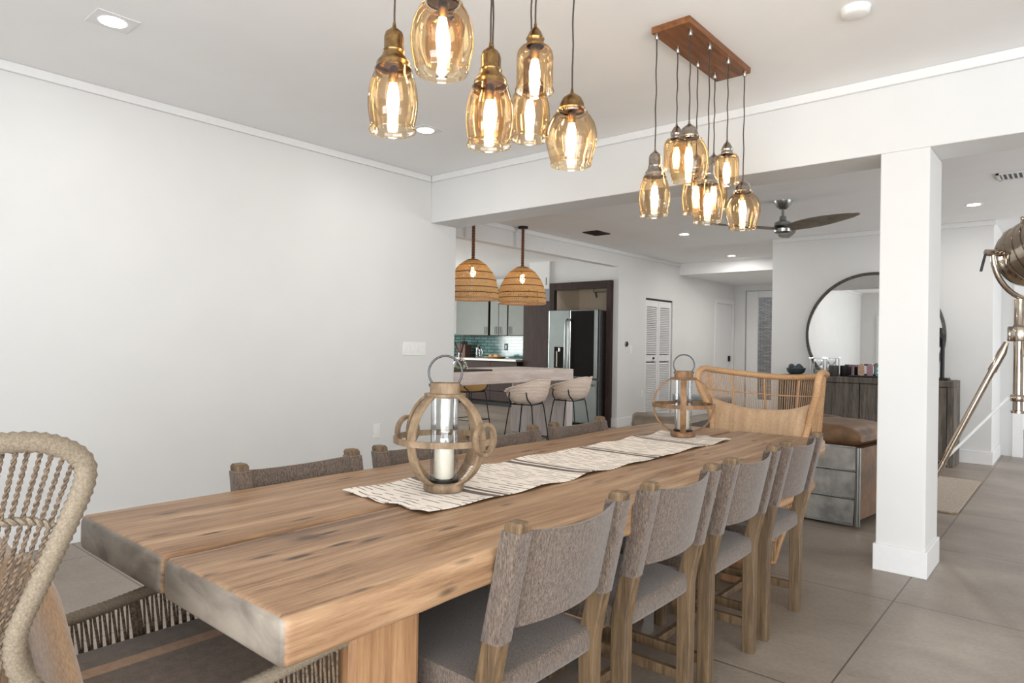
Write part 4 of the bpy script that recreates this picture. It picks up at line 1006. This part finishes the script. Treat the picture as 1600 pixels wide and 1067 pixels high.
# aviator armchairs
def aviator(loc, rz_, L, label, back=.66):
    t = thing('aviator_armchair', label, 'armchair', loc, rz_, 'riveted metal barrel armchairs')
    path = [(-.40, .40), (-.42, .20), (-.42, 0), (-.38, -.2), (-.26, -.36), (0, -.42), (.26, -.36), (.38, -.2), (.42, 0), (.42, .20), (.40, .40)]
    P = [(p.x, p.y) for p in spline([(x, y, 0) for x, y in path], 6)]; n = len(P); secs = []
    for i, (x, y) in enumerate(P):
        k = 1 - abs(i / (n - 1) * 2 - 1); h_ = .56 + .10 * max(0, k - .45) / .55; nx_ = Vector((x, y - .0, 0)).normalized() * .035; pinch = .94
        secs.append([(x * pinch, y * pinch, .015), (x, y, .3), (x, y, h_), (x - nx_.x, y - nx_.y, h_), (x - nx_.x, y - nx_.y, .3), (x * pinch - nx_.x, y * pinch - nx_.y, .015)])
    sh = G().loft(secs).build('metal_shell', ALU, t, smooth=True, bevel=.004)
    for lv in (.03, .21, .40, .55):
        g = G(); kk = .94 + .06 * min(1, (lv - .015) / .285)
        for i in range(0, n, 1):
            x, y = P[i]; x2, y2 = P[min(i + 1, n - 1)]
            for q in (0, .33, .66): g.ball(((x + (x2 - x) * q) * kk, (y + (y2 - y) * q) * kk, lv), .0055, 6)
        g.build('rivet_row', STEEL, sh)
    for lv in (.20, .39):
        g = G()
        g.tube([(x * (.94 + .06 * min(1, (lv - .015) / .285)) * 1.003, y * (.94 + .06 * min(1, (lv - .015) / .285)) * 1.003, lv) for x, y in P], .004, 5)
        g.build('panel_seam', STEEL, sh)
    for s in (-1, 1):
        G().tube([(s * .375, .40, .02), (s * .385, .405, .3), (s * .385, .405, .555)], .02, 10).build('arm_trim', STEEL, t, smooth=True)
    G().loft([[(q[0], y, q[1]) for q in rrect(-.345, .345, .05, .54, .05, 4)] for y in (-.33, .36, .395)]).build('seat', L, t, smooth=True)
    secs = []
    for i in range(15):
        u = -1 + 2 * i / 14; e = math.sqrt(max(0, 1 - abs(u) ** 3)); secs.append([(q[0], .10 + .30 * u, .60 + (q[1] - .60) * (.25 + .75 * e)) for q in rrect(-.33, .33, .53, back, .07, 5)])
    G().loft(secs).build('seat_cushion', L, t, smooth=True)
    secs = []
    for i in range(13):
        a = PI + PI * i / 12; cx, cy = .30 * math.cos(a), .33 * math.sin(a) + .02; d = Vector((math.cos(a), math.sin(a), 0))
        secs.append([tuple(Vector((cx, cy, 0)) + d * q[0] + Vector((0, 0, q[1]))) for q in rrect(-.07, .06, .40, back + .03 * math.sin(PI * i / 12), .045, 4)])
    G().loft(secs).build('back_cushion', L, t, smooth=True)
    for sx in (-1, 1):
        for sy in (-1, 1): G().box(sx * .26 - .03, sx * .26 + .03, sy * .24 - .03, sy * .24 + .03, 0, .05).build('foot', BLACK, t)
aviator((-1.50, 5.42, 0), -PI / 2 - .12, LEATH, 'brown leather armchair with riveted aluminium shell beside the column', .69); del bpy.data.objects['aviator_armchair']['group']
t = thing('ottoman', 'taupe leather rolled ottoman with metal ends past the far left of table', 'ottoman', (-2.90, 5.41, 0), .49)
G().loft([[(x, q[0], q[1]) for q in rrect(-.19 * k, .19 * k, .53 - .085 * k, .53 + .085 * k, .08 * k, 6)] for x, k in ((-.20, .8), (-.17, 1), (.17, 1), (.20, .8))]).build('bolster', LEATHG, t, smooth=True)
G().loft([[(q[0], q[1], z) for q in rrect(-.19, .19, -.17, .17, .05, 4)] for z in (.05, .445)]).build('body', LEATHG, t, smooth=True)
for s in (-1, 1): G().loft([[(s * q, y, z) for q, y, z in ((.195, -.18, .06), (.215, -.18, .06), (.215, .18, .06), (.195, .18, .06))], [(s * q, y, z) for q, y, z in ((.195, -.18, .52), (.215, -.18, .52), (.215, .18, .52), (.195, .18, .52))]]).build('end_plate', ALU, t, bevel=.004)
for sx in (-1, 1):
    for sy in (-1, 1): G().box(sx * .15 - .02, sx * .15 + .02, sy * .13 - .02, sy * .13 + .02, 0, .06).build('foot', BLACK, t)
# grey upholstered bench by the closet
t = thing('bench', 'small grey upholstered bench with turned legs by the louvred door', 'bench', (-4.35, 9.55, 0), .5)
GF = weave('grey_bench_cloth', (120, 124, 126), (160, 164, 166)); GL = plain('grey_painted_wood', (130, 134, 136), .5)
G().loft([[(x, q[0], q[1]) for q in rrect(-.2, .2, .40, .50, .04, 4)] for x in (-.42, -.40, .40, .42)]).build('seat', GF, t, smooth=True)
G().box(-.40, .40, -.18, .18, .34, .40).build('apron', GL, t, bevel=.005)
for sx in (-1, 1):
    for sy in (-1, 1): G().lathe([(.02, 0), (.028, .02), (.018, .08), (.03, .2), (.022, .24), (.034, .28), (.034, .34)], 16, (sx * .36, sy * .15, 0), caps=True).build('leg', GL, t, smooth=True)
t = thing('coffee_table', 'low dark wooden coffee table just behind the far table end', 'coffee table', (-2.92, 7.1, 0), .1)
G().box(-.42, .42, -.55, .55, .30, .36).build('top', DARKW, t, bevel=.006)
for sx in (-1, 1):
    for sy in (-1, 1): G().box(sx * .36 - .03, sx * .36 + .03, sy * .48 - .03, sy * .48 + .03, 0, .30).build('leg', DARKW, t)

# ------------------------------------------------------------------ nickel tripod spotlight
t = thing('tripod_floor_lamp', 'polished nickel searchlight floor lamp on a tripod at right', 'floor lamp', (-.30, 5.37, 0))
G().lathe([(.036, .83), (.040, .832), (.040, .845), (.030, .85), (.030, 1.27), (.031, 1.29)], 28, caps=True).build('pole', CHROME, t, smooth=True)
G().lathe([(.060, 1.29), (.064, 1.297), (.064, 1.378), (.060, 1.385), (.036, 1.388), (.030, 1.40), (.030, 1.56)], 32, caps=True).build('hub', CHROME, t, smooth=True)
G().lathe([(.038, .905), (.044, .91), (.044, .945), (.038, .95)], 24, caps=True).build('collar', CHROME, t, smooth=True)
base_dir = Vector((-1, -.05, 0)).normalized()
for k in range(3):
    d = Matrix.Rotation(2 * PI * k / 3, 3, 'Z') @ base_dir
    a = d * .06 + Vector((0, 0, 1.285)); e = d * .60 + Vector((0, 0, .01)); q = a.lerp(e, .12)
    lg = G().tube([q, a.lerp(e, .16), e], [.021, .0205, .0205], 16).build('leg', CHROME, t, smooth=True)
    G().tube([a + d * .005, a.lerp(e, .05), a.lerp(e, .15)], [.014, .026, .0265], 16).build('leg_socket', CHROME, lg, smooth=True)
    m_ = a.lerp(e, .655); G().tube([a.lerp(e, .64), a.lerp(e, .67)], .026, 16).build('clamp', CHROME, lg, smooth=True)
    G().tube([d * .05 + Vector((0, 0, .93)), m_ + Vector((0, 0, .012))], .009, 10, flat=.5).build('brace', TRIM, t, smooth=True)
# yoke and drum; local drum axis points away from the lens
ctr = Vector((.07, .06, 1.855)); ax = Vector((-.75, .52, -.33)).normalized(); sd = ax.cross(Vector((0, 0, 1))).normalized()
up_ = sd.cross(ax).normalized()
yk = [ctr + sd * (.265 * math.cos(q)) + Vector((0, 0, .31 * math.sin(q) - .02)) for q in [PI * i / 24 for i in range(24, 49)]]
view_l = Vector((-.76, -.65, 0))
yk = [ctr + view_l * (  .27 * math.cos(q)) + Vector((0, 0, .30 * math.sin(q) + .0)) for q in [PI + PI * i / 24 for i in range(25)]]
G().tube(yk, .017, 12).build('yoke', CHROME, t, smooth=True)
for s in (-1, 1):
    p = ctr + view_l * (.27 * s)
    G().tube([p - view_l * s * .06, p + view_l * s * .045], .022, 14).build('pivot', CHROME, t, smooth=True)
    G().tube([p + view_l * s * .035, p + view_l * s * .05 + Vector((0, 0, -.02)), p + view_l * s * .075 + Vector((0, 0, -.12))], .008, 8).build('tilt_lever', DKMET, t, smooth=True)
M = Matrix.Translation(ctr) @ Matrix((( sd.x, up_.x, ax.x, 0), (sd.y, up_.y, ax.y, 0), (sd.z, up_.z, ax.z, 0), (0, 0, 0, 1)))
dr = G().lathe([(.0, -.175), (.17, -.175), (.215, -.172), (.222, -.16), (.222, -.135), (.208, -.13), (.208, -.09), (.216, -.086), (.216, -.07), (.206, -.066), (.206, -.03), (.214, -.026), (.214, -.01), (.205, -.006), (.205, .03), (.212, .034), (.212, .05), (.200, .055), (.192, .10), (.165, .145), (.12, .175), (.06, .19), (0, .192)], 56, M=M).build('lamp_drum', CHROME, t, smooth=True)
G().lathe([(0, -.178), (.168, -.178)], 48, M=M).build('lens', CLEAR, dr, smooth=True)
for k in range(6):
    a = k * PI / 3 + .3; p = M @ Vector((.232 * math.cos(a), .232 * math.sin(a), -.15)); q = M @ Vector((.228 * math.cos(a), .228 * math.sin(a), -.10))
    c = G(); c.tube([p, q], .010, 8); c.ball(tuple(M @ Vector((.25 * math.cos(a), .25 * math.sin(a), -.125))), .014, 8); c.build('lens_clip', CHROME, dr, smooth=True)
c = G(); c.tube([M @ Vector((.20, .02, -.06)), M @ Vector((.236, .02, -.05)), M @ Vector((.236, .02, .04)), M @ Vector((.20, .02, .05))], .008, 8); c.build('drum_handle', CHROME, dr, smooth=True)
